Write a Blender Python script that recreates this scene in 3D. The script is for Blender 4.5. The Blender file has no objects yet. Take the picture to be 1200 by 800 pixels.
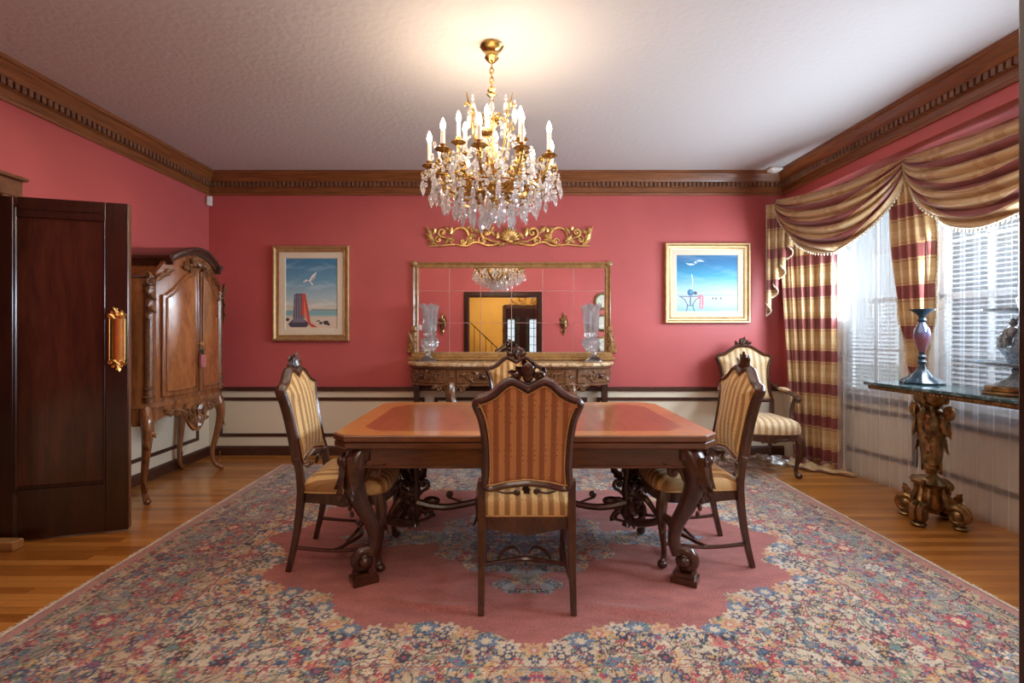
import bpy, math, random
import numpy as np
from math import sin, cos, pi, radians, sqrt, atan2
from mathutils import Vector, Matrix
random.seed(7)
S = bpy.context.scene
COL = S.collection

# ------------------------------------------------------------------ camera
H_CAM, F_PX = 1.26, 580.0
cd = bpy.data.cameras.new('camera'); cam = bpy.data.objects.new('camera', cd); COL.objects.link(cam)
cam.location = (0, 0, H_CAM); cam.rotation_euler = (pi/2, 0, 0)
cd.sensor_width = 36; cd.lens = 36*F_PX/1200; cd.shift_x = 10/1200; cd.shift_y = -12/1200
cd.clip_start = 0.02; S.camera = cam
# ------------------------------------------------------------------ view, world, lights
S.view_settings.view_transform = 'Standard'; S.view_settings.look = 'None'
S.view_settings.gamma = 1; S.view_settings.use_curve_mapping = False
S.view_settings.exposure = 0.72
W = bpy.data.worlds.new('sky'); S.world = W; W.use_nodes = True
wn = W.node_tree; wb = wn.nodes['Background']
sk = wn.nodes.new('ShaderNodeTexSky'); sk.sky_type = 'HOSEK_WILKIE'; sk.turbidity = 4
sk.sun_direction = Vector((-0.5, -0.6, 0.6)).normalized()
mx = wn.nodes.new('ShaderNodeMix'); mx.data_type = 'RGBA'; mx.inputs[0].default_value = 0.55
wn.links.new(sk.outputs[0], mx.inputs[6]); mx.inputs[7].default_value = (0.75, 0.88, 1.0, 1)
wn.links.new(mx.outputs[2], wb.inputs[0]); wb.inputs[1].default_value = 1.1

def lamp(kind, name, loc, energy, color, size=None, rot=None, size_y=None, spread=None):
    d = bpy.data.lights.new(name, kind); d.energy = energy; d.color = color
    if kind == 'AREA':
        d.shape = 'RECTANGLE'; d.size = size; d.size_y = size_y or size
        if spread: d.spread = spread
    elif size: d.shadow_soft_size = size
    o = bpy.data.objects.new(name, d); o.location = loc
    if rot: o.rotation_euler = rot
    COL.objects.link(o); return o
# area lamps added inside the sheers to boost the bow windows' daylight
DAY = (0.72, 0.86, 1.0)
lamp('AREA', 'daylight_fill_far', (2.97, 4.16, 1.66), 20, DAY, .60, (0, radians(90), radians(-14)), .55)
lamp('AREA', 'daylight_fill_middle', (3.02, 3.04, 1.68), 38, DAY, .56, (0, radians(90), 0), 1.1)
lamp('AREA', 'daylight_fill_near', (2.98, 1.92, 1.66), 26, DAY, .60, (0, radians(90), radians(14)), .6)
for nm, loc, az, pw in (('near', (4.0, 1.5, 1.9), -25, 45), ('middle', (4.1, 3.04, 1.9), 0, 50), ('far', (3.9, 4.6, 1.9), 20, 20)):
    lamp('AREA', 'daylight_outside_'+nm, loc, pw, DAY, 1.3, (0, radians(75), radians(az)), 1.5)
# unseen fill lamps added in the hall and over the dining room
lamp('AREA', 'hall_fill_light', (0.0, -0.95, 2.6), 34, (1.0, 0.86, 0.68), 1.4, (0, 0, 0), 1.2)
lamp('AREA', 'dining_room_fill_light', (-0.3, 2.3, 2.70), 30, (1.0, 0.86, 0.70), 4.4, (0, 0, 0), 3.0)

# ------------------------------------------------------------------ tags
def tag(o, label=None, cat=None, group=None, kind=None):
    if label: o['label'] = label
    if cat: o['category'] = cat
    if group: o['group'] = group
    if kind: o['kind'] = kind
    return o
def thing(name, label, cat, loc=(0, 0, 0), rz=0.0, group=None):
    o = bpy.data.objects.new(name, None); COL.objects.link(o)
    o.location = loc; o.rotation_euler = (0, 0, rz); o.empty_display_size = 0.1
    return tag(o, label, cat, group)
def dup(o, loc=None, rz=None, label=None, parent=None):
    c = o.copy(); COL.objects.link(c)
    if parent: c.parent = parent
    if loc is not None: c.location = loc
    if rz is not None: c.rotation_euler = (0, 0, rz)
    if label: c['label'] = label
    for ch in [k for k in COL.objects if k.parent == o]:
        dup(ch, parent=c)
    return c

# ------------------------------------------------------------------ mesh builder
def V(*a): return Vector(a)
def catmull(pts, n=6, closed=False):
    P = [Vector(p) for p in pts]; out = []; m = len(P)
    rng = range(m) if closed else range(m-1)
    for i in rng:
        if closed: p0, p1, p2, p3 = P[i-1], P[i], P[(i+1) % m], P[(i+2) % m]
        else: p0, p1, p2, p3 = P[max(i-1, 0)], P[i], P[i+1], P[min(i+2, m-1)]
        for k in range(n):
            t = k/n
            out.append(0.5*((2*p1) + (p2-p0)*t + (2*p0-5*p1+4*p2-p3)*t*t + (3*p1-p0-3*p2+p3)*t**3))
    if not closed: out.append(P[-1])
    return out
def interp(vals, n):
    return [float(x) for x in np.interp(np.linspace(0, 1, n), np.linspace(0, 1, len(vals)), vals)]

class MB:
    def __init__(s): s.v = []; s.f = []; s.uv = {}
    def add(s, vs, fs):
        o = len(s.v); s.v.extend([(float(p[0]), float(p[1]), float(p[2])) for p in vs])
        s.f.extend([tuple(i+o for i in f) for f in fs]); return s
    def mark(s): return len(s.v)
    def xf(s, M, start=0):
        for i in range(start, len(s.v)): s.v[i] = tuple(M @ Vector(s.v[i]))
        return s
    def box(s, c, d, rot=None):
        x, y, z = d[0]/2, d[1]/2, d[2]/2
        vs = [V(a, b, e) for a in (-x, x) for b in (-y, y) for e in (-z, z)]
        if rot is not None: vs = [rot @ q for q in vs]
        vs = [q+Vector(c) for q in vs]
        return s.add(vs, [(0, 1, 3, 2), (4, 6, 7, 5), (0, 4, 5, 1), (2, 3, 7, 6), (0, 2, 6, 4), (1, 5, 7, 3)])
    def bar(s, a, b, w, h):   # square bar from a to b
        a, b = Vector(a), Vector(b); d = (b-a); L = d.length
        q = d.to_track_quat('X', 'Z').to_matrix()
        return s.box((a+b)/2, (L, w, h), q)
    def cbox(s, c, d, r=0.004):  # box with chamfered edges
        x, y, z = d[0]/2, d[1]/2, d[2]/2; r = min(r, x*.9, y*.9, z*.9)
        vs = []; 
        for zz, ins in ((-z, r), (-z+r, 0), (z-r, 0), (z, r)):
            a, b = x-ins, y-ins
            vs += [V(c[0]+px, c[1]+py, c[2]+zz) for px, py in ((-a+r, -b), (a-r, -b), (a, -b+r), (a, b-r), (a-r, b), (-a+r, b), (-a, b-r), (-a, -b+r))]
        fs = [tuple(range(7, -1, -1)), tuple(range(24, 32))]
        for k in range(3):
            for i in range(8):
                j = (i+1) % 8; fs.append((k*8+i, k*8+j, k*8+8+j, k*8+8+i))
        return s.add(vs, fs)
    def tube(s, pts, rad, n=8, flat=1.0, up=None, closed=False, twist=0.0):
        P = [Vector(p) for p in pts]; m = len(P)
        if not hasattr(rad, '__len__'): rad = [rad]*m
        elif len(rad) != m: rad = interp(rad, m)
        T = []
        for i in range(m):
            a = P[i-1] if (i > 0 or closed) else P[i]
            b = P[(i+1) % m] if (i < m-1 or closed) else P[i]
            t = b-a; T.append(t.normalized() if t.length > 1e-9 else V(0, 0, 1))
        u = Vector(up) if up else (V(0, 0, 1) if abs(T[0].z) < .9 else V(1, 0, 0))
        vs = []
        for i in range(m):
            if up: nrm = Vector(up)-T[i]*T[i].dot(Vector(up))
            else: nrm = u-T[i]*T[i].dot(u)
            if nrm.length < 1e-6: nrm = T[i].orthogonal()
            nrm.normalize(); u = nrm; bi = T[i].cross(nrm)
            for k in range(n):
                a = 2*pi*k/n+twist*i
                vs.append(P[i]+rad[i]*(cos(a)*nrm*flat+sin(a)*bi))
        fs = []
        for i in range(m if closed else m-1):
            i2 = (i+1) % m
            for k in range(n):
                k2 = (k+1) % n; fs.append((i*n+k, i*n+k2, i2*n+k2, i2*n+k))
        if not closed:
            fs.append(tuple(range(n-1, -1, -1))); fs.append(tuple((m-1)*n+k for k in range(n)))
        return s.add(vs, fs)
    def lathe(s, prof, n=24, c=(0, 0, 0), flute=None, sx=1, sy=1, cap=True):
        vs = []; m = len(prof)
        for (r, z) in prof:
            for k in range(n):
                a = 2*pi*k/n; rr = r
                if flute: rr = r*(1+flute[1]*cos(flute[0]*a))
                vs.append(V(c[0]+rr*cos(a)*sx, c[1]+rr*sin(a)*sy, c[2]+z))
        fs = [(i*n+k, i*n+(k+1) % n, (i+1)*n+(k+1) % n, (i+1)*n+k) for i in range(m-1) for k in range(n)]
        if cap and prof[0][0] > 1e-6: fs.append(tuple(range(n-1, -1, -1)))
        if cap and prof[-1][0] > 1e-6: fs.append(tuple((m-1)*n+k for k in range(n)))
        return s.add(vs, fs)
    def ell(s, c, r, n=8, m=6, rot=None):
        vs = []; 
        for i in range(m+1):
            b = pi*i/m
            for k in range(n):
                a = 2*pi*k/n; q = V(r[0]*sin(b)*cos(a), r[1]*sin(b)*sin(a), r[2]*cos(b))
                if rot is not None: q = rot @ q
                vs.append(q+Vector(c))
        return s.add(vs, [(i*n+k, (i+1)*n+k, (i+1)*n+(k+1) % n, i*n+(k+1) % n) for i in range(m) for k in range(n)])
    def loft(s, loops, cap0=True, cap1=True):   # closed loops of equal count
        n = len(loops[0]); vs = [p for L in loops for p in L]; fs = []
        for i in range(len(loops)-1):
            for k in range(n):
                k2 = (k+1) % n; fs.append((i*n+k, i*n+k2, (i+1)*n+k2, (i+1)*n+k))
        if cap0: fs.append(tuple(range(n-1, -1, -1)))
        if cap1: fs.append(tuple((len(loops)-1)*n+k for k in range(n)))
        return s.add(vs, fs)
    def plan(s, outline, z0, z1, r=0.0):         # plan outline extruded upward with eased edges
        o = [Vector((p[0], p[1], 0)) for p in outline]
        c = sum(o, V(0, 0, 0))/len(o)
        ins = offset2(outline, -r) if r else outline
        def L(q, z): return [V(p[0], p[1], z) for p in q]
        if r: return s.loft([L(ins, z0), L(outline, z0+r), L(outline, z1-r), L(ins, z1)])
        return s.loft([L(outline, z0), L(outline, z1)])
    def grid(s, fn, nu, nv, thick=0.0, uvf=None):
        P = [[Vector(fn(i/nu, j/nv)) for i in range(nu+1)] for j in range(nv+1)]
        vs = [p for r in P for p in r]; w = nu+1
        fs = [(j*w+i, j*w+i+1, (j+1)*w+i+1, (j+1)*w+i) for j in range(nv) for i in range(nu)]
        o = len(s.v); s.add(vs, fs)
        if uvf:
            for j in range(nv+1):
                for i in range(nu+1): s.uv[o+j*w+i] = uvf(i/nu, j/nv)
        return s
    def sweep(s, path, prof, outs, up=(0, 0, 1)):  # profile (out, up) swept along path; outs = outward dir per point
        U = Vector(up); loops = []
        for p, o in zip(path, outs):
            p = Vector(p); o = Vector(o)
            loops.append([p+o*a+U*b for a, b in prof])
        return s.loft(loops)
    def build(s, name, mat, parent=None, smooth=40, bevel=None, solid=None, sub=0, loc=None):
        me = bpy.data.meshes.new(name); me.from_pydata(s.v, [], s.f)
        if s.uv:
            ul = me.uv_layers.new(name='fabric')
            li = np.empty(len(me.loops), dtype=np.int32); me.loops.foreach_get('vertex_index', li)
            arr = np.zeros((len(s.v), 2), dtype=np.float32)
            for k, q in s.uv.items(): arr[k] = q
            ul.data.foreach_set('uv', arr[li].ravel())
        import bmesh
        bm = bmesh.new(); bm.from_mesh(me)
        if not solid: bmesh.ops.recalc_face_normals(bm, faces=bm.faces)
        bm.to_mesh(me); bm.free()
        if smooth:
            me.shade_smooth(); me.set_sharp_from_angle(angle=radians(smooth))
        for m_ in (mat if isinstance(mat, (list, tuple)) else [mat]): me.materials.append(m_)
        o = bpy.data.objects.new(name, me); COL.objects.link(o)
        if loc is not None: o.location = loc
        if parent: o.parent = parent
        if bevel:
            b = o.modifiers.new('edge', 'BEVEL'); b.width = bevel; b.segments = 2; b.limit_method = 'ANGLE'
        if solid:
            b = o.modifiers.new('cloth', 'SOLIDIFY'); b.thickness = solid; b.offset = 0
        if sub:
            b = o.modifiers.new('soft', 'SUBSURF'); b.levels = sub; b.render_levels = sub
        return o

def offset2(pts, d):   # offset closed 2D outline (ccw) outward by d
    n = len(pts); out = []
    area = sum(pts[i][0]*pts[(i+1) % n][1]-pts[(i+1) % n][0]*pts[i][1] for i in range(n))
    sg = 1 if area > 0 else -1
    for i in range(n):
        a, b, c = pts[i-1], pts[i], pts[(i+1) % n]
        t1 = Vector((b[0]-a[0], b[1]-a[1])); t2 = Vector((c[0]-b[0], c[1]-b[1]))
        if t1.length < 1e-9: t1 = t2
        if t2.length < 1e-9: t2 = t1
        t1 = t1.normalized(); t2 = t2.normalized()
        n1 = Vector((t1.y, -t1.x)); n2 = Vector((t2.y, -t2.x)); m = n1+n2
        if m.length < 1e-6: m = n1
        m.normalize(); k = d*sg/max(0.5, m.dot(n1))
        out.append((b[0]+m.x*k, b[1]+m.y*k))
    return out

# carved work: scrolls and leaves drawn in a (u, v) field and mapped into space by mf(u, v, d)
def spiral(cu, cv, r0, r1, a0, turns, n=22):
    return [(cu+(r0+(r1-r0)*t)*cos(a0+2*pi*turns*t), cv+(r0+(r1-r0)*t)*sin(a0+2*pi*turns*t)) for t in [i/n for i in range(n+1)]]
def carve(mb, mf, pts, w, n=6, d=0.0):
    P = [mf(p[0], p[1], d) for p in pts]
    mb.tube(P, w, n)
def scroll(mb, mf, cu, cv, r, a0, turns, w, d=0.0, tail=None):
    pts = spiral(cu, cv, r, r*0.15, a0, turns)
    if tail: pts = [(p.x, p.y) for p in catmull([Vector((q[0], q[1], 0)) for q in tail+[pts[0]]], 5)][:-1]+pts
    carve(mb, mf, pts, interp([w*.55, w, w*.9, w*.6], len(pts)), 6, d)
    q = mf(cu, cv, d); mb.ell(q, (w*1.25,)*3, 6, 5)
def leafuv(mb, mf, u, v, ang, L, w, d=0.0, lobes=3):   # leaf in the field, raised along its midrib
    nu, nv = 4, 8
    def fn(a, b):
        x = b*L; ww = w*sin(pi*min(1, b*.9+.1))**.7*(1+.25*sin(b*pi*2*lobes)) if b < 1 else 0
        y = (a-.5)*2*ww; lift = (1-abs(a-.5)*2)*w*.6+0.20*L*b*b*.5
        y += 0.25*L*b*b
        return mf(u+x*cos(ang)-y*sin(ang), v+x*sin(ang)+y*cos(ang), d+lift)
    mb.grid(fn, nu, nv)

# ------------------------------------------------------------------ materials
def mat(name):
    m = bpy.data.materials.new(name); m.use_nodes = True
    b = m.node_tree.nodes['Principled BSDF']; return m, m.node_tree, b
def N(t, kind, **k):
    n = t.nodes.new(kind)
    for a, b in k.items():
        if a.startswith('i_'): n.inputs[a[2:].replace('_', ' ')].default_value = b
        else: setattr(n, a, b)
    return n
def coords(t, scale=(1, 1, 1), kind='Object', rot=(0, 0, 0)):
    c = N(t, 'ShaderNodeTexCoord'); m = N(t, 'ShaderNodeMapping'); m.inputs['Scale'].default_value = scale; m.inputs['Rotation'].default_value = rot
    t.links.new(c.outputs[kind], m.inputs['Vector']); return m.outputs[0]
def ramp(t, fac, stops, interp_='LINEAR'):
    r = N(t, 'ShaderNodeValToRGB'); r.color_ramp.interpolation = interp_; e = r.color_ramp.elements
    while len(e) < len(stops): e.new(0.5)
    for k, (p, c) in enumerate(stops): e[k].position = p; e[k].color = (*c, 1) if len(c) == 3 else c
    t.links.new(fac, r.inputs[0]); return r.outputs[0]
def mixc(t, fac, a, b, mode='MIX'):
    m = N(t, 'ShaderNodeMix', data_type='RGBA', blend_type=mode)
    for sock, val in ((0, fac), (6, a), (7, b)):
        if isinstance(val, (int, float)): m.inputs[sock].default_value = val
        elif isinstance(val, tuple): m.inputs[sock].default_value = (*val, 1) if len(val) == 3 else val
        else: t.links.new(val, m.inputs[sock])
    return m.outputs[2]
def math_(t, op, a, b=None, c=None):
    m = N(t, 'ShaderNodeMath', operation=op)
    for i, v in enumerate((a, b, c)):
        if v is None: continue
        if isinstance(v, (int, float)): m.inputs[i].default_value = v
        else: t.links.new(v, m.inputs[i])
    return m.outputs[0]
def bump(t, b, h, strength=.3, dist=.01):
    n = N(t, 'ShaderNodeBump'); n.inputs['Strength'].default_value = strength; n.inputs['Distance'].default_value = dist
    t.links.new(h, n.inputs['Height']); t.links.new(n.outputs[0], b.inputs['Normal'])
def plain(name, col, rough=.5, metal=0, noise=0, nscale=8, coat=0, emit=None, es=0, spec=None):
    m, t, b = mat(name); b.inputs['Roughness'].default_value = rough; b.inputs['Metallic'].default_value = metal
    b.inputs['Coat Weight'].default_value = coat; b.inputs['Coat Roughness'].default_value = .12
    n = N(t, 'ShaderNodeTexNoise', i_Scale=nscale, i_Detail=4.0); t.links.new(coords(t), n.inputs['Vector'])
    k = noise; c0 = tuple(x*(1-k) for x in col); c1 = tuple(min(1, x*(1+k)) for x in col)
    t.links.new(ramp(t, n.outputs[0], [(.3, c0), (.7, c1)]), b.inputs['Base Color'])
    if emit: b.inputs['Emission Color'].default_value = (*emit, 1); b.inputs['Emission Strength'].default_value = es
    if spec is not None: b.inputs['Specular IOR Level'].default_value = spec
    return m
def wood(name, dark, light, scale=(3, 3, 30), rough=.35, coat=.3, grain=1.0, bmp=.08):
    m, t, b = mat(name); v = coords(t, scale)
    n = N(t, 'ShaderNodeTexNoise', i_Scale=1.6, i_Detail=6.0, i_Roughness=.6, i_Distortion=.8); t.links.new(v, n.inputs['Vector'])
    n2 = N(t, 'ShaderNodeTexNoise', i_Scale=9.0, i_Detail=3.0); t.links.new(v, n2.inputs['Vector'])
    f = math_(t, 'ADD', math_(t, 'MULTIPLY', n.outputs[0], .75), math_(t, 'MULTIPLY', n2.outputs[0], .25))
    c = ramp(t, f, [(.32, dark), (.68, light)])
    t.links.new(c, b.inputs['Base Color']); b.inputs['Roughness'].default_value = rough
    b.inputs['Coat Weight'].default_value = coat; b.inputs['Coat Roughness'].default_value = .15
    bump(t, b, n2.outputs[0], bmp, .003)
    return m
def two_tone_wall(name, top, low, zc):
    m, t, b = mat(name)
    g = N(t, 'ShaderNodeNewGeometry'); sp = N(t, 'ShaderNodeSeparateXYZ'); t.links.new(g.outputs['Position'], sp.inputs[0])
    f = math_(t, 'GREATER_THAN', sp.outputs[2], zc)
    n = N(t, 'ShaderNodeTexNoise', i_Scale=1.7, i_Detail=5.0); t.links.new(g.outputs['Position'], n.inputs['Vector'])
    up = ramp(t, n.outputs[0], [(.3, tuple(x*.92 for x in top)), (.7, tuple(x*1.08 for x in top))])
    n3 = N(t, 'ShaderNodeTexNoise', i_Scale=60.0, i_Detail=3.0); t.links.new(g.outputs['Position'], n3.inputs['Vector'])
    t.links.new(mixc(t, f, low, up), b.inputs['Base Color']); b.inputs['Roughness'].default_value = .45
    b.inputs['Specular IOR Level'].default_value = .35
    bump(t, b, n3.outputs[0], .10, .004)
    return m
M = {}
PINK, CREAM = (0.52, 0.110, 0.106), (0.76, 0.68, 0.52)
M['wall'] = two_tone_wall('rose wall paint over cream wainscot', PINK, CREAM, 0.675)
M['pink'] = plain('rose paint', PINK, .5, noise=.05, nscale=2)
M['cream'] = plain('cream paint', CREAM, .45, noise=.03)
M['yellow'] = plain('golden yellow hall paint', (0.74, 0.42, 0.075), .6, noise=.06, nscale=2)
M['maroon'] = plain('dark maroon paint', (0.10, 0.025, 0.03), .6, noise=.1)
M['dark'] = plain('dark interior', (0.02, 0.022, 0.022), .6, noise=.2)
M['white'] = plain('white plastic', (0.8, 0.78, 0.74), .4)
def ceiling_mat():
    m, t, b = mat('painted plaster ceiling'); v = coords(t, (1, 1, 1))
    n = N(t, 'ShaderNodeTexNoise', i_Scale=28.0, i_Detail=5.0); t.links.new(v, n.inputs['Vector'])
    b.inputs['Base Color'].default_value = (.60, .575, .56, 1); b.inputs['Roughness'].default_value = .85
    bump(t, b, n.outputs[0], .35, .01); return m
M['ceiling'] = ceiling_mat()
def floor_mat():
    m, t, b = mat('oak strip flooring'); v = coords(t)
    br = N(t, 'ShaderNodeTexBrick', offset=.37, offset_frequency=2); t.links.new(v, br.inputs['Vector'])
    for k, x in (('Scale', 1.0), ('Mortar Size', .0012), ('Mortar Smooth', .2), ('Brick Width', 1.15), ('Row Height', .058), ('Bias', 0.0)): br.inputs[k].default_value = x
    br.inputs['Color1'].default_value = (0, 0, 0, 1); br.inputs['Color2'].default_value = (1, 1, 1, 1); br.inputs['Mortar'].default_value = (.5, .5, .5, 1)
    n = N(t, 'ShaderNodeTexNoise', i_Scale=2.2, i_Detail=6.0, i_Roughness=.65, i_Distortion=1.0); t.links.new(coords(t, (1.2, 16, 1)), n.inputs['Vector'])
    bw = N(t, 'ShaderNodeRGBToBW'); t.links.new(br.outputs[0], bw.inputs[0])
    f = math_(t, 'ADD', math_(t, 'MULTIPLY', bw.outputs[0], .55), math_(t, 'MULTIPLY', n.outputs[0], .55))
    c = ramp(t, f, [(.22, (.27, .090, .014)), (.52, (.42, .160, .028)), (.85, (.56, .245, .055))])
    t.links.new(mixc(t, br.outputs['Fac'], c, (.10, .035, .01)), b.inputs['Base Color'])
    b.inputs['Roughness'].default_value = .28; b.inputs['Coat Weight'].default_value = .35; b.inputs['Coat Roughness'].default_value = .14
    bump(t, b, math_(t, 'SUBTRACT', 1, br.outputs['Fac']), .2, .002); return m
M['floor'] = floor_mat()
M['crown_x'] = wood('crown walnut along x', (.11, .034, .009), (.36, .130, .036), (2, 40, 40), .4, .2)
M['crown_y'] = wood('crown walnut along y', (.11, .034, .009), (.36, .130, .036), (40, 2, 40), .4, .2)
M['dentil'] = wood('crown dentil wood', (.12, .05, .025), (.30, .15, .08), (8, 8, 8), .5, 0)
M['trim'] = wood('dark walnut trim', (.040, .013, .007), (.085, .030, .016), (12, 12, 12), .35, .3)
M['door'] = wood('dark mahogany door', (.014, .0035, .0018), (.050, .013, .005), (18, 18, 1.5), .3, .5)
M['doorpanel'] = wood('figured mahogany door panel', (.020, .0045, .002), (.095, .024, .009), (9, 9, 1.2), .28, .5)
M['casing'] = wood('door casing wood', (.10, .035, .012), (.24, .10, .04), (10, 10, 3), .4, .2)
M['walnut'] = wood('dark carved walnut', (.020, .0065, .0035), (.085, .028, .013), (14, 14, 5), .28, .45)
M['chairwood'] = wood('chair walnut', (.022, .007, .004), (.095, .032, .015), (14, 14, 5), .3, .45)
M['carved'] = wood('carved walnut with lighter mottling', (.05, .018, .008), (.28, .125, .048), (22, 22, 22), .33, .35)  # lighter tone mixed at random through the wood
M['cab'] = wood('honey walnut cabinet case', (.12, .037, .011), (.36, .130, .040), (9, 9, 1.6), .25, .6)
M['burl'] = wood('figured walnut door veneer', (.19, .062, .018), (.48, .19, .062), (5, 5, 2.2), .17, .8)
M['brass'] = plain('polished brass', (.88, .58, .20), .3, 1, noise=.1, nscale=30)
M['gilt'] = plain('aged gilt wood', (.72, .47, .17), .36, .7, noise=.3, nscale=26)
M['chgold'] = plain('chandelier gilt bronze', (.52, .34, .11), .25, 1, noise=.25, nscale=40)
M['bronze'] = plain('dark gilt bronze', (.26, .16, .065), .3, .85, noise=.6, nscale=22)
M['mirrorframe'] = wood('antique gilt mirror frame', (.20, .10, .03), (.48, .27, .09), (9, 9, 9), .35, .4)
M['black'] = plain('wrought iron', (.015, .012, .012), .4, .5)

def fabric_mat(name, dark, light, dots, period=.05):
    m, t, b = mat(name); c = N(t, 'ShaderNodeTexCoord'); sp = N(t, 'ShaderNodeSeparateXYZ'); t.links.new(c.outputs['Object'], sp.inputs[0])
    x = sp.outputs[0]
    tri = math_(t, 'PINGPONG', math_(t, 'ADD', x, 10+period*.25), period/2)
    f = math_(t, 'DIVIDE', tri, period/2)
    base = ramp(t, f, [(.0, light), (.40, light), (.46, tuple(q*1.25 for q in light)), (.52, dark), (.90, dark), (1.0, tuple(q*.8 for q in dark))])
    vo = N(t, 'ShaderNodeTexVoronoi', i_Scale=1.0, i_Randomness=.25); t.links.new(coords(t, (1/period*2, 28, 40)), vo.inputs['Vector'])
    d = math_(t, 'LESS_THAN', vo.outputs[0], .26)
    c1 = mixc(t, math_(t, 'MULTIPLY', d, .55), base, dots)
    n = N(t, 'ShaderNodeTexNoise', i_Scale=260.0, i_Detail=2.0); t.links.new(c.outputs['Object'], n.inputs['Vector'])
    t.links.new(mixc(t, .35, c1, ramp(t, n.outputs[0], [(.3, (.35, .35, .35)), (.7, (1, 1, 1))]), 'MULTIPLY'), b.inputs['Base Color'])
    b.inputs['Roughness'].default_value = .6; b.inputs['Sheen Weight'].default_value = .35; b.inputs['Sheen Roughness'].default_value = .4
    bump(t, b, math_(t, 'ADD', n.outputs[0], math_(t, 'MULTIPLY', f, 1.5)), .35, .003); return m
M['seatfab'] = fabric_mat('gold striped silk upholstery', (.38, .20, .058), (.74, .49, .20), (.46, .20, .07))
M['backfab'] = fabric_mat('shaded gold striped silk upholstery', (.36, .135, .045), (.60, .29, .11), (.30, .11, .04))  # same silk as the seats; the backs' shade is put into the colour
M['palefab'] = fabric_mat('pale gold striped silk upholstery', (.50, .31, .13), (.72, .56, .34), (.45, .24, .13), .055)
M['gimp'] = plain('nailhead gimp', (.55, .33, .13), .5, .3, noise=.4, nscale=200)

def silk_mat():
    m, t, b = mat('gold and wine plaid curtain silk')
    u = N(t, 'ShaderNodeUVMap', uv_map='fabric'); sp = N(t, 'ShaderNodeSeparateXYZ'); t.links.new(u.outputs[0], sp.inputs[0])
    p = .30
    fr = math_(t, 'FRACT', math_(t, 'DIVIDE', sp.outputs[1], p))
    gold, wine, tan, red2 = (.58, .385, .175), (.255, .058, .050), (.36, .19, .085), (.44, .20, .11)
    c = ramp(t, fr, [(0, wine), (.33, gold), (.37, tan), (.41, gold), (.62, (.66, .47, .24)), (.80, gold), (.93, red2), (.955, gold)], 'CONSTANT')
    ufr = math_(t, 'FRACT', math_(t, 'DIVIDE', sp.outputs[0], .42))
    vb = ramp(t, ufr, [(0, (1, 1, 1)), (.55, (.86, .74, .60)), (.62, (1, 1, 1)), (.7, (.80, .66, .55)), (.86, (1, 1, 1))], 'CONSTANT')
    n = N(t, 'ShaderNodeTexNoise', i_Scale=14.0, i_Detail=4.0); mp = N(t, 'ShaderNodeMapping'); mp.inputs['Scale'].default_value = (1, 12, 1)
    t.links.new(u.outputs[0], mp.inputs[0]); t.links.new(mp.outputs[0], n.inputs['Vector'])
    c = mixc(t, .8, c, vb, 'MULTIPLY')
    c = mixc(t, .5, c, ramp(t, n.outputs[0], [(.35, (.7, .7, .7)), (.65, (1, 1, 1))]), 'MULTIPLY')
    t.links.new(c, b.inputs['Base Color']); b.inputs['Roughness'].default_value = .38
    b.inputs['Sheen Weight'].default_value = .3; bump(t, b, n.outputs[0], .15, .003)
    return m
M['silk'] = silk_mat()
M['lining'] = plain('gold lining silk', (.50, .33, .14), .5, noise=.2, nscale=30)
M['beads'] = plain('beaded tassel trim', (.66, .56, .40), .4, noise=.6, nscale=160)
def sheer_mat():
    m, t, b = mat('white sheer voile'); out = t.nodes['Material Output']; t.nodes.remove(b)
    tr = N(t, 'ShaderNodeBsdfTransparent'); tl = N(t, 'ShaderNodeBsdfTranslucent'); df = N(t, 'ShaderNodeBsdfDiffuse')
    tl.inputs[0].default_value = (.86, .90, .95, 1); df.inputs[0].default_value = (.86, .88, .9, 1)
    a = N(t, 'ShaderNodeMixShader'); a.inputs[0].default_value = .5; t.links.new(tl.outputs[0], a.inputs[1]); t.links.new(df.outputs[0], a.inputs[2])
    lw = N(t, 'ShaderNodeLayerWeight', i_Blend=.35)
    f = math_(t, 'MULTIPLY_ADD', lw.outputs['Facing'], .42, .30)
    mx_ = N(t, 'ShaderNodeMixShader'); t.links.new(f, mx_.inputs[0]); t.links.new(tr.outputs[0], mx_.inputs[1]); t.links.new(a.outputs[0], mx_.inputs[2])
    t.links.new(mx_.outputs[0], out.inputs[0]); return m
M['sheer'] = sheer_mat()
def pane_mat():
    m, t, b = mat('window glass'); out = t.nodes['Material Output']; t.nodes.remove(b)
    tr = N(t, 'ShaderNodeBsdfTransparent'); gl = N(t, 'ShaderNodeBsdfGlossy', i_Roughness=.02); fz = N(t, 'ShaderNodeFresnel', i_IOR=1.45)
    x = N(t, 'ShaderNodeMixShader'); t.links.new(fz.outputs[0], x.inputs[0]); t.links.new(tr.outputs[0], x.inputs[1]); t.links.new(gl.outputs[0], x.inputs[2])
    t.links.new(x.outputs[0], out.inputs[0]); return m
M['pane'] = pane_mat()
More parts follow.
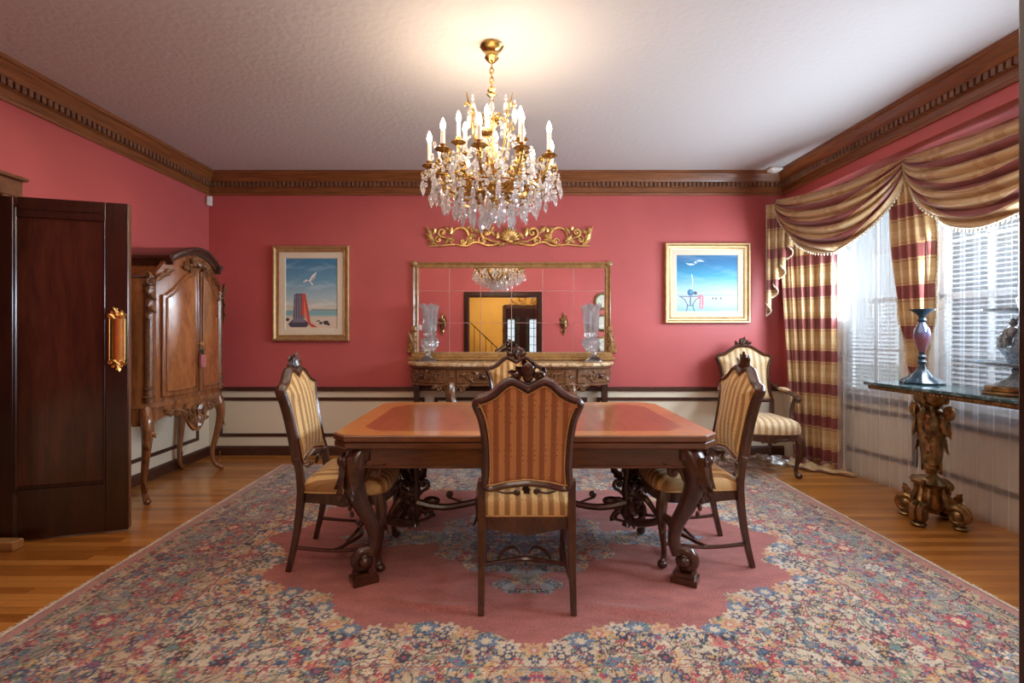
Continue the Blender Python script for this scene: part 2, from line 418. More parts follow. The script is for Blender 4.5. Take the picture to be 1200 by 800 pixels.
def crystal_mat(name, white=.18, tint=(.98, .98, 1.0)):
    m, t, b = mat(name); out = t.nodes['Material Output']; t.nodes.remove(b)
    tr = N(t, 'ShaderNodeBsdfGlass', i_Roughness=.02, i_IOR=1.5); tr.inputs[0].default_value = (*tint, 1)
    gl = N(t, 'ShaderNodeBsdfGlossy', i_Roughness=.06); tl = N(t, 'ShaderNodeBsdfTranslucent'); tl.inputs[0].default_value = (.9, .9, .92, 1)
    a = N(t, 'ShaderNodeMixShader'); a.inputs[0].default_value = .22; t.links.new(tr.outputs[0], a.inputs[1]); t.links.new(gl.outputs[0], a.inputs[2])
    c = N(t, 'ShaderNodeMixShader'); c.inputs[0].default_value = white; t.links.new(a.outputs[0], c.inputs[1]); t.links.new(tl.outputs[0], c.inputs[2])
    t.links.new(c.outputs[0], out.inputs[0]); return m
M['crystal'] = crystal_mat('cut crystal', .22); M['etched'] = crystal_mat('etched crystal', .22)
def emis(name, col, s):
    m, t, b = mat(name); b.inputs['Base Color'].default_value = (*col, 1); b.inputs['Emission Color'].default_value = (*col, 1); b.inputs['Emission Strength'].default_value = s; return m
M['bulb'] = emis('lit flame bulb', (1, .86, .66), 22)
M['candle'] = plain('ivory candle sleeve', (.85, .80, .68), .4)
def marble(name, cols, scale, rough=.15):
    m, t, b = mat(name); v = coords(t)
    n = N(t, 'ShaderNodeTexNoise', i_Scale=scale, i_Detail=8.0, i_Roughness=.7, i_Distortion=1.5); t.links.new(v, n.inputs['Vector'])
    t.links.new(ramp(t, n.outputs[0], cols), b.inputs['Base Color']); b.inputs['Roughness'].default_value = rough; return m
M['marble'] = marble('tan breccia marble', [(.30, (.16, .07, .03)), (.45, (.42, .24, .11)), (.55, (.66, .50, .30)), (.72, (.80, .70, .52))], 14)
M['greenmarble'] = marble('dark blue green marble', [(.3, (.02, .045, .05)), (.52, (.06, .11, .12)), (.60, (.22, .30, .31)), (.75, (.04, .08, .09))], 12, .08)
M['porcelain'] = marble('blue and white porcelain', [(.35, (.20, .27, .32)), (.50, (.30, .38, .43)), (.54, (.03, .07, .15)), (.60, (.26, .33, .38))], 26, .15)
M['porcdark'] = marble('grey blue glazed figure', [(.3, (.05, .07, .09)), (.5, (.20, .26, .30)), (.7, (.42, .47, .48))], 18, .2)

# ================================================================= SETTING
XL, XR, YB, YF, ZC = -3.0, 2.85, 5.04, 0.60, 2.863
def struct(o): o['kind'] = 'structure'; return o
def slab(name, lo, hi, m, parent=None, **k):
    b = MB(); b.box([(a+c)/2 for a, c in zip(lo, hi)], [c-a for a, c in zip(lo, hi)]); o = b.build(name, m, parent, smooth=0, **k)
    return struct(o) if parent is None else o
slab('floor', (-3.6, -2.2, -.1), (4.0, 5.3, 0), M['floor'])
slab('ceiling', (-3.2, .45, ZC), (3.6, 5.3, ZC+.1), M['ceiling'])
slab('wall_back', (XL-.15, YB, 0), (XR+.15, YB+.15, ZC), M['wall'])
def multi(name, boxes, m, parent=None):
    b = MB()
    for lo, hi in boxes: b.box([(a+c)/2 for a, c in zip(lo, hi)], [c-a for a, c in zip(lo, hi)])
    o = b.build(name, m, parent, smooth=0); return struct(o) if parent is None else o
DY0, DY1, DZ = 2.18, 2.94, 2.075
multi('wall_left', [((XL-.15, DY1, 0), (XL, YB, ZC)), ((XL-.15, .45, 0), (XL, DY0, ZC)), ((XL-.15, DY0, DZ), (XL, DY1, ZC))], M['wall'])
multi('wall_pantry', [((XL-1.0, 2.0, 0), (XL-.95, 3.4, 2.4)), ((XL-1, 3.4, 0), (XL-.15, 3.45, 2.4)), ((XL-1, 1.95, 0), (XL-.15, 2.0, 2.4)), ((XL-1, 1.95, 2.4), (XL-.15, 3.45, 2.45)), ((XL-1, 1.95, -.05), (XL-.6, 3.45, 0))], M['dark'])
OX0, OX1, OZ = -.665, .644, 1.92
multi('wall_front', [((XL-.15, YF-.15, 0), (OX0, YF, ZC)), ((OX1, YF-.15, 0), (XR+.15, YF, ZC)), ((OX0, YF-.15, OZ), (OX1, YF, ZC))], M['wall'])
# bow window wall
BOW = [(2.85, 4.92), (3.06, 4.68), (3.28, 3.84), (3.28, 2.24), (3.06, 1.40), (2.85, 1.16)]
SOF, SILL, HEAD = 2.56, .70, 2.34
multi('wall_right', [((XR, YF-.15, SOF), (XR+.14, YB+.15, ZC)), ((XR, 4.92, 0), (XR+.14, YB+.15, SOF)), ((XR, YF-.15, 0), (XR+.14, 1.16, SOF))], M['wall'])
b = MB(); b.plan([(2.851, 4.93), (3.2, 4.85), (3.45, 3.9), (3.45, 2.2), (3.2, 1.25), (2.851, 1.15)], SOF-.006, SOF+.1); struct(b.build('ceiling_bow', M['pink'], smooth=0))
wid = 0
def seg_box(mb, A, B, u0, u1, z0, z1, d0, d1):   # box along segment A-B between u0..u1 metres; d outward (+ = outside)
    A, B = V(*A, 0), V(*B, 0); t = (B-A).normalized(); n = V(-t.y, t.x, 0)
    if n.x < 0: n = -n
    q = [A+t*u0+n*d0, A+t*u1+n*d0, A+t*u1+n*d1, A+t*u0+n*d1]
    mb.loft([[V(p.x, p.y, z0) for p in q], [V(p.x, p.y, z1) for p in q]])
bw = MB(); openings = []
for i in range(5):
    A, B = BOW[i], BOW[i+1]; L = (Vector(B)-Vector(A)).length
    if i in (0, 4): seg_box(bw, A, B, -.02, L+.05, 0, SOF, 0, .12); continue
    u0, u1 = (.18*L, .80*L) if i in (1,) else ((.2*L, .82*L) if i == 3 else (.09, L-.09))
    openings.append((A, B, u0, u1))
    seg_box(bw, A, B, 0, L+.03, 0, SILL, 0, .12); seg_box(bw, A, B, 0, L+.03, HEAD, SOF, 0, .12)
    seg_box(bw, A, B, 0, u0, SILL, HEAD, 0, .12); seg_box(bw, A, B, u1, L+.03, SILL, HEAD, 0, .12)
struct(bw.build('wall_bow', M['cream'], smooth=0))
tr = MB()
for (A, B, u0, u1) in openings:
    L = (Vector(B)-Vector(A)).length
    seg_box(tr, A, B, .02, L-.02, SILL-.05, SILL, -.03, 0)
    nf = 1 if L < 1 else 2
    for k in range(nf):
        a, c = .06+k*(L-.12)/nf+(.05 if k else 0), (L-.12)/nf*(k+1)+.06-(.05 if k < nf-1 else 0)
        for z in (.56, .19): seg_box(tr, A, B, a, c, z, z+.035, -.014, 0)
        for u in (a, c-.035): seg_box(tr, A, B, u, u+.035, .19, .595, -.014, 0)
struct(tr.build('trim_7', M['trim'], smooth=0))
WHITEP = M['wp'] = plain('white window paint', (.78, .78, .76), .4)
for k, (A, B, u0, u1) in enumerate(openings):
    t = bpy.data.objects.new('window_%d' % (k+1), None); COL.objects.link(t); struct(t)
    m_ = MB()
    for a, c in ((u0, u0+.045), (u1-.045, u1)): seg_box(m_, A, B, a, c, SILL, HEAD, .02, .10)
    for z0, z1 in ((SILL, SILL+.05), (HEAD-.05, HEAD), (1.50, 1.545)): seg_box(m_, A, B, u0, u1, z0, z1, .02, .10)
    m_.build('window_frame', WHITEP, t, smooth=0)
    m_ = MB(); nm = 2 if u1-u0 < .8 else 4
    for j in range(1, nm):
        u = u0+(u1-u0)*j/nm; seg_box(m_, A, B, u-(.035 if nm == 4 and j == 2 else .01), u+(.035 if nm == 4 and j == 2 else .01), SILL, HEAD, .05, .08)
    for z in (1.10, 1.93): seg_box(m_, A, B, u0, u1, z-.01, z+.01, .05, .08)
    m_.build('glazing_bar', WHITEP, t, smooth=0)
    m_ = MB(); seg_box(m_, A, B, u0, u1, SILL, HEAD, .063, .067); m_.build('window_glass', M['pane'], t, smooth=0)
M['slat'] = plain('white blind slat', (.86, .88, .90), .5)
_t = M['slat'].node_tree; _o = _t.nodes['Material Output']; _p = _t.nodes['Principled BSDF']; _x = N(_t, 'ShaderNodeMixShader'); _x.inputs[0].default_value = .5
_tl = N(_t, 'ShaderNodeBsdfTranslucent'); _tl.inputs[0].default_value = (.9, .92, .95, 1)
_t.links.new(_p.outputs[0], _x.inputs[1]); _t.links.new(_tl.outputs[0], _x.inputs[2]); _t.links.new(_x.outputs[0], _o.inputs[0])
bl_names = ['white slatted blind on the bow window beside the side curtain panel', 'wide white slatted blind behind the console table', 'white slatted blind on the nearest bow window, out past the doorway edge']
for k, (A, B, u0, u1) in enumerate(openings):
    t = thing('window_blind', bl_names[k], 'blind', (0, 0, 0), 0, 'slatted blinds of the bow window')
    m_ = MB(); A3, B3 = V(*A, 0), V(*B, 0); d = (B3-A3).normalized(); n = V(-d.y, d.x, 0); n = n if n.x > 0 else -n
    z = SILL+.05
    while z < HEAD-.06:
        p0 = A3+d*(u0+.05)-n*.0; p1 = A3+d*(u1-.05)
        q = [p0-n*.022+V(0, 0, z), p1-n*.022+V(0, 0, z), p1+n*.010+V(0, 0, z+.012), p0+n*.010+V(0, 0, z+.012)]
        m_.loft([q, [p+V(0, 0, .0015) for p in q]]); z += .034
    m_.build('slat', M['slat'], t, smooth=0)
    m_ = MB(); seg_box(m_, A, B, u0+.047, u1-.047, HEAD-.09, HEAD-.052, -.03, .015); m_.build('head_rail', M['slat'], t, smooth=0)

# outside: lawn and shrubs
M['lawn'] = plain('pale lawn', (.55, .58, .52), .9, noise=.3, nscale=3)  # lawn colour lightened to brighten the view between the slats
slab('ground', (3.5, -15, -.5), (40, 25, -.4), M['lawn'])
M['bushm'] = plain('pale green foliage', (.20, .26, .15), .9, noise=.5, nscale=4)
rb = random.Random(3)
for i, (x, y, r) in enumerate([(9, 9.5, 1.3), (10, 7, 1.5), (11, 3, 1.4)]):
    m_ = MB()
    for k in range(26):
        a, b_ = rb.uniform(0, 2*pi), rb.uniform(.1, 1.3); m_.ell((r*.7*cos(a)*sin(b_), r*.7*sin(a)*sin(b_), .2+r*.9*cos(b_)*rb.uniform(.4, 1)), (r*.38,)*3, 7, 5)
    o = m_.build('garden_shrub', M['bushm']); o.location = (x, y, -.4)
    tag(o, ['round green shrub outside, seen through the window by the side curtain', 'round green shrub outside, beyond the striped middle jabot', 'round green shrub outside, behind the tiered stand'][i], 'shrub', 'garden shrubs outside the bow')

# crown moulding with dentils
def crown(name, A, B, n, m, mit=(1, 1)):
    A, B, n = V(*A, 0), V(*B, 0), V(*n, 0); d = (B-A).normalized(); L = (B-A).length
    prof = [(0, 0), (0, -.222), (.016, -.222), (.02, -.200), (.012, -.192), (.016, -.15), (.034, -.145), (.036, -.100), (.052, -.096), (.056, -.086), (.075, -.060), (.100, -.038), (.104, -.030), (.118, -.028), (.120, 0)]
    b_ = MB(); loops = []
    for s_, base, k in ((1, A, mit[0]), (-1, B, mit[1])):
        loops.append([base+d*(s_*o*k)+n*o+V(0, 0, ZC+z) for o, z in prof])
    b_.loft(loops); 
    o = struct(b_.build(name, m, smooth=25))
    dd = MB(); u = .05
    while u < L-.05:
        c = A+d*u+n*.044+V(0, 0, ZC-.122); q = Matrix.Rotation(atan2(d.y, d.x), 3, 'Z')
        dd.box(c, (.027, .026, .042), q); u += .0435
    dd.build('dentil', M['dentil'], o, smooth=0)
crown('trim_1', (XL, YB), (XR, YB), (0, -1), M['crown_x'])
crown('trim_2', (XL, YF), (XL, YB), (1, 0), M['crown_y'])
crown('trim_3', (XR, YF), (XR, YB), (-1, 0), M['crown_y'])
crown('trim_4', (XL, YF), (XR, YF), (0, 1), M['crown_x'])
# chair rail, wainscot frames, baseboards
def rails(name, axis, a, c, pos, sgn, frames):
    b_ = MB()
    def bx(u0, u1, z0, z1, p):
        lo, hi = min(pos, pos+sgn*p), max(pos, pos+sgn*p)
        if axis == 'x': b_.cbox(((u0+u1)/2, (lo+hi)/2, (z0+z1)/2), (u1-u0, hi-lo, z1-z0), .003)
        else: b_.cbox(((lo+hi)/2, (u0+u1)/2, (z0+z1)/2), (hi-lo, u1-u0, z1-z0), .003)
    bx(a, c, .655, .695, .025)
    for f0, f1 in frames:
        bx(f0, f1, .555, .588, .014); bx(f0, f1, .19, .222, .014); bx(f0, f0+.033, .19, .588, .0142); bx(f1-.033, f1, .19, .588, .0142)
    struct(b_.build(name, M['trim'], smooth=0))
def base(name, axis, a, c, pos, sgn):
    b_ = MB(); pr = [(0, 0), (0, .095), (.010, .095), (.018, .075), (.018, 0)]
    n = V(0, sgn, 0) if axis == 'x' else V(sgn, 0, 0)
    P = [V(a, pos, 0), V(c, pos, 0)] if axis == 'x' else [V(pos, a, 0), V(pos, c, 0)]
    b_.sweep(P, pr, [n, n]); struct(b_.build(name, M['trim'], smooth=0))
rails('trim_5', 'x', XL, XR, YB, -1, [(-2.89, -.80), (-.70, .85), (.95, 2.40)]); base('baseboard_back', 'x', XL, XR, YB, -1)
rails('trim_6', 'y', 3.10, YB, XL, 1, [(3.20, 4.86)]); base('baseboard_left', 'y', 3.10, YB, XL, 1)
rails('trim_8', 'y', YF, 2.10, XL, 1, [(.75, 2.0)])
rails('trim_9', 'x', XL, -.76, YF, 1, [(-2.85, -.9)]); rails('trim_10', 'x', .73, XR, YF, 1, [(.9, 2.7)]); base('baseboard_front', 'x', .73, XR, YF, 1)
# door casings
def casing_y(name, y0, y1, z, x, sg):
    b_ = MB()
    for (c, d) in (((x+sg*.014, y0-.055, z/2+.05), (.028, .11, z+.10)), ((x+sg*.014, y1+.055, z/2+.05), (.028, .11, z+.10)), ((x+sg*.017, (y0+y1)/2, z+.055), (.034, y1-y0+.24, .11))): b_.cbox(c, d, .008)
    b_.cbox((x+sg*.03, (y0+y1)/2, z+.118), (.06, y1-y0+.27, .022), .006)
    struct(b_.build(name, M['casing'], smooth=0))
casing_y('trim_11', DY0, DY1, DZ, XL, 1)
b_ = MB()   # doorway in the front wall: casing and jamb lining
for yy, sg in ((YF, 1), (YF-.15, -1)):
    for xx in (OX0-.045, OX1+.045): b_.cbox((xx, yy+sg*.014, OZ/2+.045), (.09, .028, OZ+.09), .01)
    b_.cbox(((OX0+OX1)/2, yy+sg*.016, OZ+.045), (OX1-OX0+.18, .032, .09), .01)
for xx, s_ in ((OX0, 1), (OX1, -1)): b_.cbox((xx+s_*.006, YF-.075, OZ/2), (.012, .15, OZ), .002)
b_.cbox(((OX0+OX1)/2, YF-.075, OZ-.006), (OX1-OX0, .15, .012), .002)
struct(b_.build('trim_12', M['door'], smooth=0))

# left door leaf, standing open
dl = thing('door_1', 'dark mahogany single-panel door standing open on the left wall', 'door', (-3.02, 2.92, 0), atan2(.205, .65)); dl['kind'] = 'structure'
Wd, Hd = .682, 2.055
b_ = MB(); 
for (c, d) in (((.05, .022, .01+Hd/2), (.10, .044, Hd-.0)), ((Wd-.06, .022, .01+Hd/2), (.12, .044, Hd)), ((Wd/2, .022, Hd-.05), (Wd-.24, .044, .12)), ((Wd/2, .022, .16), (Wd-.24, .044, .30))): b_.cbox(c, d, .003)
b_.build('door_frame', M['door'], dl, smooth=0)
b_ = MB(); b_.box((Wd/2, .022, 1.15), (Wd-.22, .016, 1.75)); b_.build('door_panel', M['doorpanel'], dl, smooth=0)
b_ = MB()
for side in (-1, 1):
    y = .022+side*.014
    for (c, d) in (((.108, y, 1.155), (.016, .016, 1.70)), ((Wd-.128, y, 1.155), (.016, .016, 1.70)), ((Wd/2, y, 1.992), (Wd-.24, .016, .016)), ((Wd/2, y, .318), (Wd-.24, .016, .016))): b_.cbox(c, d, .005)
b_.build('panel_moulding', M['door'], dl, smooth=0)
b_ = MB()
b_.cbox((Wd+.0015, .022, .01+Hd/2), (.003, .034, Hd-.01), .001); b_.build('edge_strip', M['casing'], dl, smooth=0)
# brass push plate with cast leafwork top and foot
pp = MB(); pc = (Wd-.055, -.002, 1.21)
pl = [(-.034, -.13), (.034, -.13), (.034, .13), (-.034, .13)]
pp.grid(lambda u, v: V(pc[0]-.034+.068*u, pc[1]-.001-.014*sin(pi*u), pc[2]-.15+.30*v), 14, 2); pp.cbox((pc[0], pc[1]+.0, pc[2]), (.07, .003, .30), .001)
po = pp.build('push_plate', M['brass'], dl, smooth=60)
pp = MB()
mf = lambda u, v, d: V(pc[0]+u*1.15, pc[1]-.012-d, pc[2]+v)
for sg in (1, -1):
    for s2 in (1, -1):
        scroll(pp, mf, s2*.028, sg*.145, .017, 0, 1.2*s2*sg, .005)
        leafuv(pp, mf, s2*.012, sg*.13, sg*pi/2-s2*.5, .04, .012)
        scroll(pp, mf, s2*.018, sg*.168, .011, pi/2, -1.1*s2*sg, .0045)
    leafuv(pp, mf, 0, sg*.14, sg*pi/2, .062, .014); pp.ell(mf(0, sg*.188, .003), (.008,)*3); pp.ell(mf(0, sg*.15, .006), (.010,)*3)
for s2 in (1, -1): carve(pp, mf, [(s2*.035, -.13), (s2*.035, .13)], .004)
pp.build('cast_leafwork', M['brass'], po)
ds = MB(); ds.cbox((0, 0, 0), (.30, .07, .055), .006); o = ds.build('door_stop', wood('pale oak block', (.30, .15, .05), (.50, .28, .11), (3, 20, 20)), smooth=0)
o.location = (-2.95, 2.86, .0275); tag(o, 'small pale oak door stop block on the floor before the open door', 'door stop')

# hall behind the camera, seen in the mirror
multi('wall_hall', [((-3.0, -2.45, 0), (.06, -2.3, 2.7)), ((1.0, -2.45, 0), (2.6, -2.3, 2.7)), ((.06, -2.45, 1.84), (1.0, -2.3, 2.7)),
                    ((-3.1, -2.45, 0), (-3.0, .45, 2.7)), ((2.6, -2.45, 0), (2.7, .45, 2.7)), ((-3.0, .43, 0), (OX0-.1, .452, 2.7)), ((OX1+.1, .43, 0), (2.6, .452, 2.7)), ((OX0-.1, .43, OZ+.1), (OX1+.1, .452, 2.7))], M['yellow'])
slab('ceiling_hall', (-3.1, -2.45, 2.7), (2.7, .45, 2.8), M['ceiling'])
b_ = MB()
for xx in (.06-.04, 1.0+.04): b_.cbox((xx, -2.285, .95), (.08, .03, 1.90), .006)
b_.cbox((.53, -2.285, 1.88), (1.02, .03, .08), .006); struct(b_.build('trim_13', M['trim'], smooth=0))
multi('wall_far_room', [((-.8, -5.0, 0), (-.7, -2.46, 2.6)), ((2.0, -5.0, 0), (2.1, -2.46, 2.6)), ((-.8, -5.0, 1.62), (2.1, -4.9, 2.7)), ((-.8, -5.0, 0), (2.1, -4.9, .6)),
   ((-.8, -5.0, .6), (.12, -4.9, 1.62)), ((.34, -5, .6), (.78, -4.9, 1.62)), ((1.06, -5, .6), (2.1, -4.9, 1.62))], M['maroon'])
b_ = MB()
for x0, x1 in ((.12, .34), (.78, 1.06)):
    for x in (x0, (x0+x1)/2, x1): b_.box((x, -4.88, 1.11), (.018, .02, 1.02))
    for z in (.6, .85, 1.1, 1.35, 1.6): b_.box(((x0+x1)/2, -4.88, z), (x1-x0, .02, .015))
for x in (.02, .06, .40, .45, .70, .74, 1.10, 1.15): b_.tube([V(x, -4.86, .02), V(x, -4.86, 1.68)], .026, 8)
struct(b_.build('window_4', plain('grey green drapery and window bars', (.16, .19, .18), .7, noise=.3)))
slab('ceiling_far_room', (-.8, -5.0, 2.6), (2.1, -2.46, 2.7), M['maroon']); slab('floor_far_room', (-.8, -5, -.1), (2.1, -2.2, 0), M['floor'])
lamp('POINT', 'far_room_fill_light', (.6, -3.4, 2.3), 14, (1, .8, .6), .1)  # unseen lamp added to brighten the far room's maroon wall
# ================================================================= RUG
def paint_rug():
    h = .0058; LX, LY = 4.36, 3.30; CX, CY = .12, 3.0
    nx, ny = int(LX/2/h), int(LY/2/h)
    rs = np.random.RandomState(5)
    X, Y = np.meshgrid(np.arange(nx)*h, np.arange(ny)*h)   # quarter, centre at (0,0)
    img = np.zeros((ny, nx, 3)); 
    hx, hy = LX/2, LY/2; edge = np.minimum(hx-X, hy-Y+.14)
    rose, cream, blue, gold, navy, tan = (.35, .115, .098), (.50, .425, .31), (.12, .20, .30), (.44, .29, .13), (.035, .045, .085), (.42, .33, .22)
    th = np.arctan2(Y/0.98, X/1.42); rr = np.sqrt((X/1.46)**2+(Y/0.98)**2)
    lob = 1+.055*np.cos(th*12)+.03*np.cos(th*28)+.10*np.cos(2*th)*0
    field = rr < lob
    img[:] = cream
    img[edge < .62] = tan
    img[edge < .50] = (.27, .245, .20)
    img[edge < .16] = tan
    # medallion: lobed centre with side and end pendants
    def blob(cx, cy, a, b, k, am): 
        t2 = np.arctan2((Y-cy)/b, (X-cx)/a); return np.hypot((X-cx)/a, (Y-cy)/b) < 1+am*np.cos(k*t2)
    med = blob(0, 0, .54, .47, 12, .06); pend = blob(.78, 0, .30, .12, 8, .08) | blob(0, .56, .17, .09, 6, .08) | (X < .6) & (Y < .035)
    img[field] = rose
    img[med | pend] = (.27, .29, .32)
    img[blob(0, 0, .34, .27, 10, .08)] = (.11, .13, .19)
    plainf = field & ~(med | pend)
    detail = ~plainf
    pal = np.array([(.40, .055, .065), (.46, .16, .14), (.05, .075, .15), (.10, .18, .22), (.18, .24, .15), (.50, .31, .11), (.56, .46, .33), (.11, .18, .26), (.34, .06, .08), (.52, .34, .17), (.05, .03, .04)])
    dark = np.array((.035, .03, .045))
    def stamp(cx, cy, R, kind):
        i0, i1 = max(0, int((cx-R*1.3)/h)), min(nx, int((cx+R*1.3)/h)+2); j0, j1 = max(0, int((cy-R*1.3)/h)), min(ny, int((cy+R*1.3)/h)+2)
        if i1 <= i0 or j1 <= j0: return
        x = X[j0:j1, i0:i1]-cx; y = Y[j0:j1, i0:i1]-cy; r = np.hypot(x, y); a = np.arctan2(y, x)+kind[3]
        Rp = R*(.80+.20*np.cos(kind[2]*a)); ok = detail[j0:j1, i0:i1]
        sub = img[j0:j1, i0:i1]
        sub[(r < Rp) & ok] = dark if kind[4] else kind[0]
        sub[(r < Rp*.82) & ok] = kind[0]; sub[(r < Rp*.48) & ok] = kind[1]; sub[(r < R*.2) & ok] = pal[kind[5]]
    def vine(cx, cy, L, a, curl, col):
        n = int(L/h*1.4); s = np.linspace(0, 1, n); ang = a+curl*s; x = cx+np.cumsum(np.cos(ang))*L/n; y = cy+np.cumsum(np.sin(ang))*L/n
        i = np.clip((x/h).astype(int), 0, nx-1); j = np.clip((y/h).astype(int), 0, ny-1)
        k = detail[j, i]; img[j[k], i[k]] = col
    for _ in range(900):
        vine(rs.uniform(0, hx), rs.uniform(0, hy), rs.uniform(.08, .3), rs.uniform(0, 6.3), rs.uniform(-4, 4), [dark, (.15, .05, .05), (.09, .13, .12), (.30, .10, .08)][rs.randint(4)])
    for _ in range(5200):
        R = rs.choice([.012, .016, .022, .034], p=[.42, .32, .2, .06])
        stamp(rs.uniform(0, hx), rs.uniform(0, hy), R, (pal[rs.randint(11)], pal[rs.randint(11)], rs.choice([3, 4, 5, 6, 8]), rs.uniform(0, 6), rs.rand() < .35, rs.randint(11)))
    for k in range(18):   # large palmettes down the border
        u = .25+k*.24
        if u < hx-.2: stamp(u, hy-.34, .062, (pal[[0, 6, 1][k % 3]], pal[[6, 7, 2][k % 3]], 8, 0, 1, 5))
        if u < hy-.2: stamp(hx-.34, u-.1, .062, (pal[[0, 6, 1][k % 3]], pal[[6, 7, 2][k % 3]], 8, 0, 1, 5))
    for k in range(26):   # clusters along the scalloped field edge
        t_ = k/25*pi/2; rad = 1.03+.055*cos(t_*12); cx, cy = 1.46*rad*cos(t_), .98*rad*sin(t_)
        detail[:] = True
        stamp(cx, cy, .055, (pal[[6, 9, 7][k % 3]], pal[[2, 1, 6][k % 3]], 7, 0, 0, 6)); stamp(cx*1.04, cy*1.05, .03, (pal[2], pal[6], 6, 0, 1, 5))
        detail[:] = ~plainf
    # rims of the field and guard stripes
    def line(mask_val, col, w):
        m_ = np.abs(edge-mask_val) < w; img[m_] = col
    line(.16, (.05, .05, .08), .004); line(.63, (.35, .12, .10), .005); line(.12, (.42, .30, .18), .006)
    img[np.minimum(hx-X, hy-Y) < .055] = (.40, .20, .165); 
    # hand-knotted colour changes in the plain field
    ab = np.zeros_like(X)
    for f, a in ((9, .5), (23, .3), (60, .2)):
        ph = rs.uniform(0, 6, 4); ab += a*np.sin(f*Y+ph[0]+2*np.sin(3*X+ph[1]))*np.cos(f*.35*X+ph[2])
    k = plainf & (edge > .06); img[k] *= (1+.16*ab[k])[:, None]
    speck = rs.uniform(.86, 1.12, (ny, nx)); img *= speck[:, :, None]
    full = np.concatenate([img[:, ::-1], img[:, 1:]], 1); full = np.concatenate([full[::-1], full[1:]], 0)
    big = full.shape; 
    xs = (np.arange(big[1])-(nx-1))*h; ys = (np.arange(big[0])-(ny-1))*h
    GX, GY = np.meshgrid(xs, ys)
    Z = np.full(GX.shape, .012)
    def ridge(x0, y0, x1, y1, w, a):
        d = np.array((x1-x0, y1-y0)); L = np.hypot(*d); d /= L; px, py = GX+CX-x0, GY+CY-y0
        s = px*d[0]+py*d[1]; q = -px*d[1]+py*d[0]+.03*np.sin(s*7)
        return a*np.exp(-(q/w)**2)*np.clip(s/.2, 0, 1)*np.clip((L-s)/.2, 0, 1)
    Z += ridge(-.55, 2.32, .0, 2.22, .030, .010)+ridge(.35, 2.28, .80, 2.20, .035, .012)+ridge(.30, 2.10, 1.0, 1.98, .03, .010)+ridge(1.0, 2.25, 1.22, 2.1, .03, .008)
    me = bpy.data.meshes.new('rug'); nyF, nxF = GX.shape
    co = np.stack([GX+CX, GY+CY, Z], -1).reshape(-1, 3).astype(np.float32)
    idx = np.arange(nxF*nyF).reshape(nyF, nxF)
    q = np.stack([idx[:-1, :-1], idx[:-1, 1:], idx[1:, 1:], idx[1:, :-1]], -1).reshape(-1, 4)
    # skirt down to the floor
    per = np.concatenate([idx[0, :], idx[1:, -1], idx[-1, -2::-1], idx[-2:0:-1, 0]]); lo = co[per].copy(); lo[:, 2] = .0005
    nb = len(co); co = np.concatenate([co, lo]); p2 = np.roll(np.arange(len(per)), -1)
    sk = np.stack([per, nb+np.arange(len(per)), nb+p2, per[p2]], -1); q = np.concatenate([q, sk])
    me.vertices.add(len(co)); me.vertices.foreach_set('co', co.ravel())
    me.loops.add(len(q)*4); me.loops.foreach_set('vertex_index', q.ravel().astype(np.int32))
    me.polygons.add(len(q)); me.polygons.foreach_set('loop_start', (np.arange(len(q))*4).astype(np.int32))
    me.update(calc_edges=True); me.shade_smooth()
    ca = me.color_attributes.new('weave', 'FLOAT_COLOR', 'POINT'); c4 = np.ones((len(co), 4), np.float32); c4[:nb, :3] = full.reshape(-1, 3); c4[nb:, :3] = (.35, .2, .16)
    ca.data.foreach_set('color', c4.ravel())
    m, t, b = mat('hand knotted wool pile'); a = N(t, 'ShaderNodeAttribute', attribute_name='weave')
    n = N(t, 'ShaderNodeTexNoise', i_Scale=170.0, i_Detail=3.0); t.links.new(coords(t), n.inputs['Vector'])
    n2 = N(t, 'ShaderNodeTexNoise', i_Scale=7.0, i_Detail=5.0); t.links.new(coords(t, (1, 2.5, 1)), n2.inputs['Vector'])
    c = mixc(t, 1.0, a.outputs['Color'], ramp(t, n.outputs[0], [(.3, (.62, .62, .62)), (.7, (1.25, 1.25, 1.25))]), 'MULTIPLY')
    c = mixc(t, 1.0, c, ramp(t, n2.outputs[0], [(.3, (.85, .82, .82)), (.7, (1.12, 1.12, 1.12))]), 'MULTIPLY')
    t.links.new(c, b.inputs['Base Color']); b.inputs['Roughness'].default_value = .9; b.inputs['Sheen Weight'].default_value = .25; b.inputs['Specular IOR Level'].default_value = .1
    bump(t, b, n.outputs[0], .5, .004)
    me.materials.append(m); o = bpy.data.objects.new('rug', me); COL.objects.link(o)
    tag(o, 'large rose and cream floral oriental rug under the dining table', 'rug')
    fr = MB(); rf = random.Random(2)
    for sx in (-1, 1):
        y = -hy+.01
        while y < hy-.01:
            x0 = CX+sx*hx; l = rf.uniform(.018, .032); w = .005; dy = rf.uniform(-.006, .006)
            fr.box((x0+sx*l/2, CY+y+dy/2, .005), (l, w, .006), Matrix.Rotation(rf.uniform(-.3, .3), 3, 'Z')); y += .0085
        fr.box((CX+sx*(hx+.003), CY, .006), (.008, LY, .011))
    f = fr.build('fringe', plain('cream wool fringe', (.62, .52, .42), .9, noise=.2), o, smooth=0); f['kind'] = 'stuff'
paint_rug()
ZR = .0125   # rug top

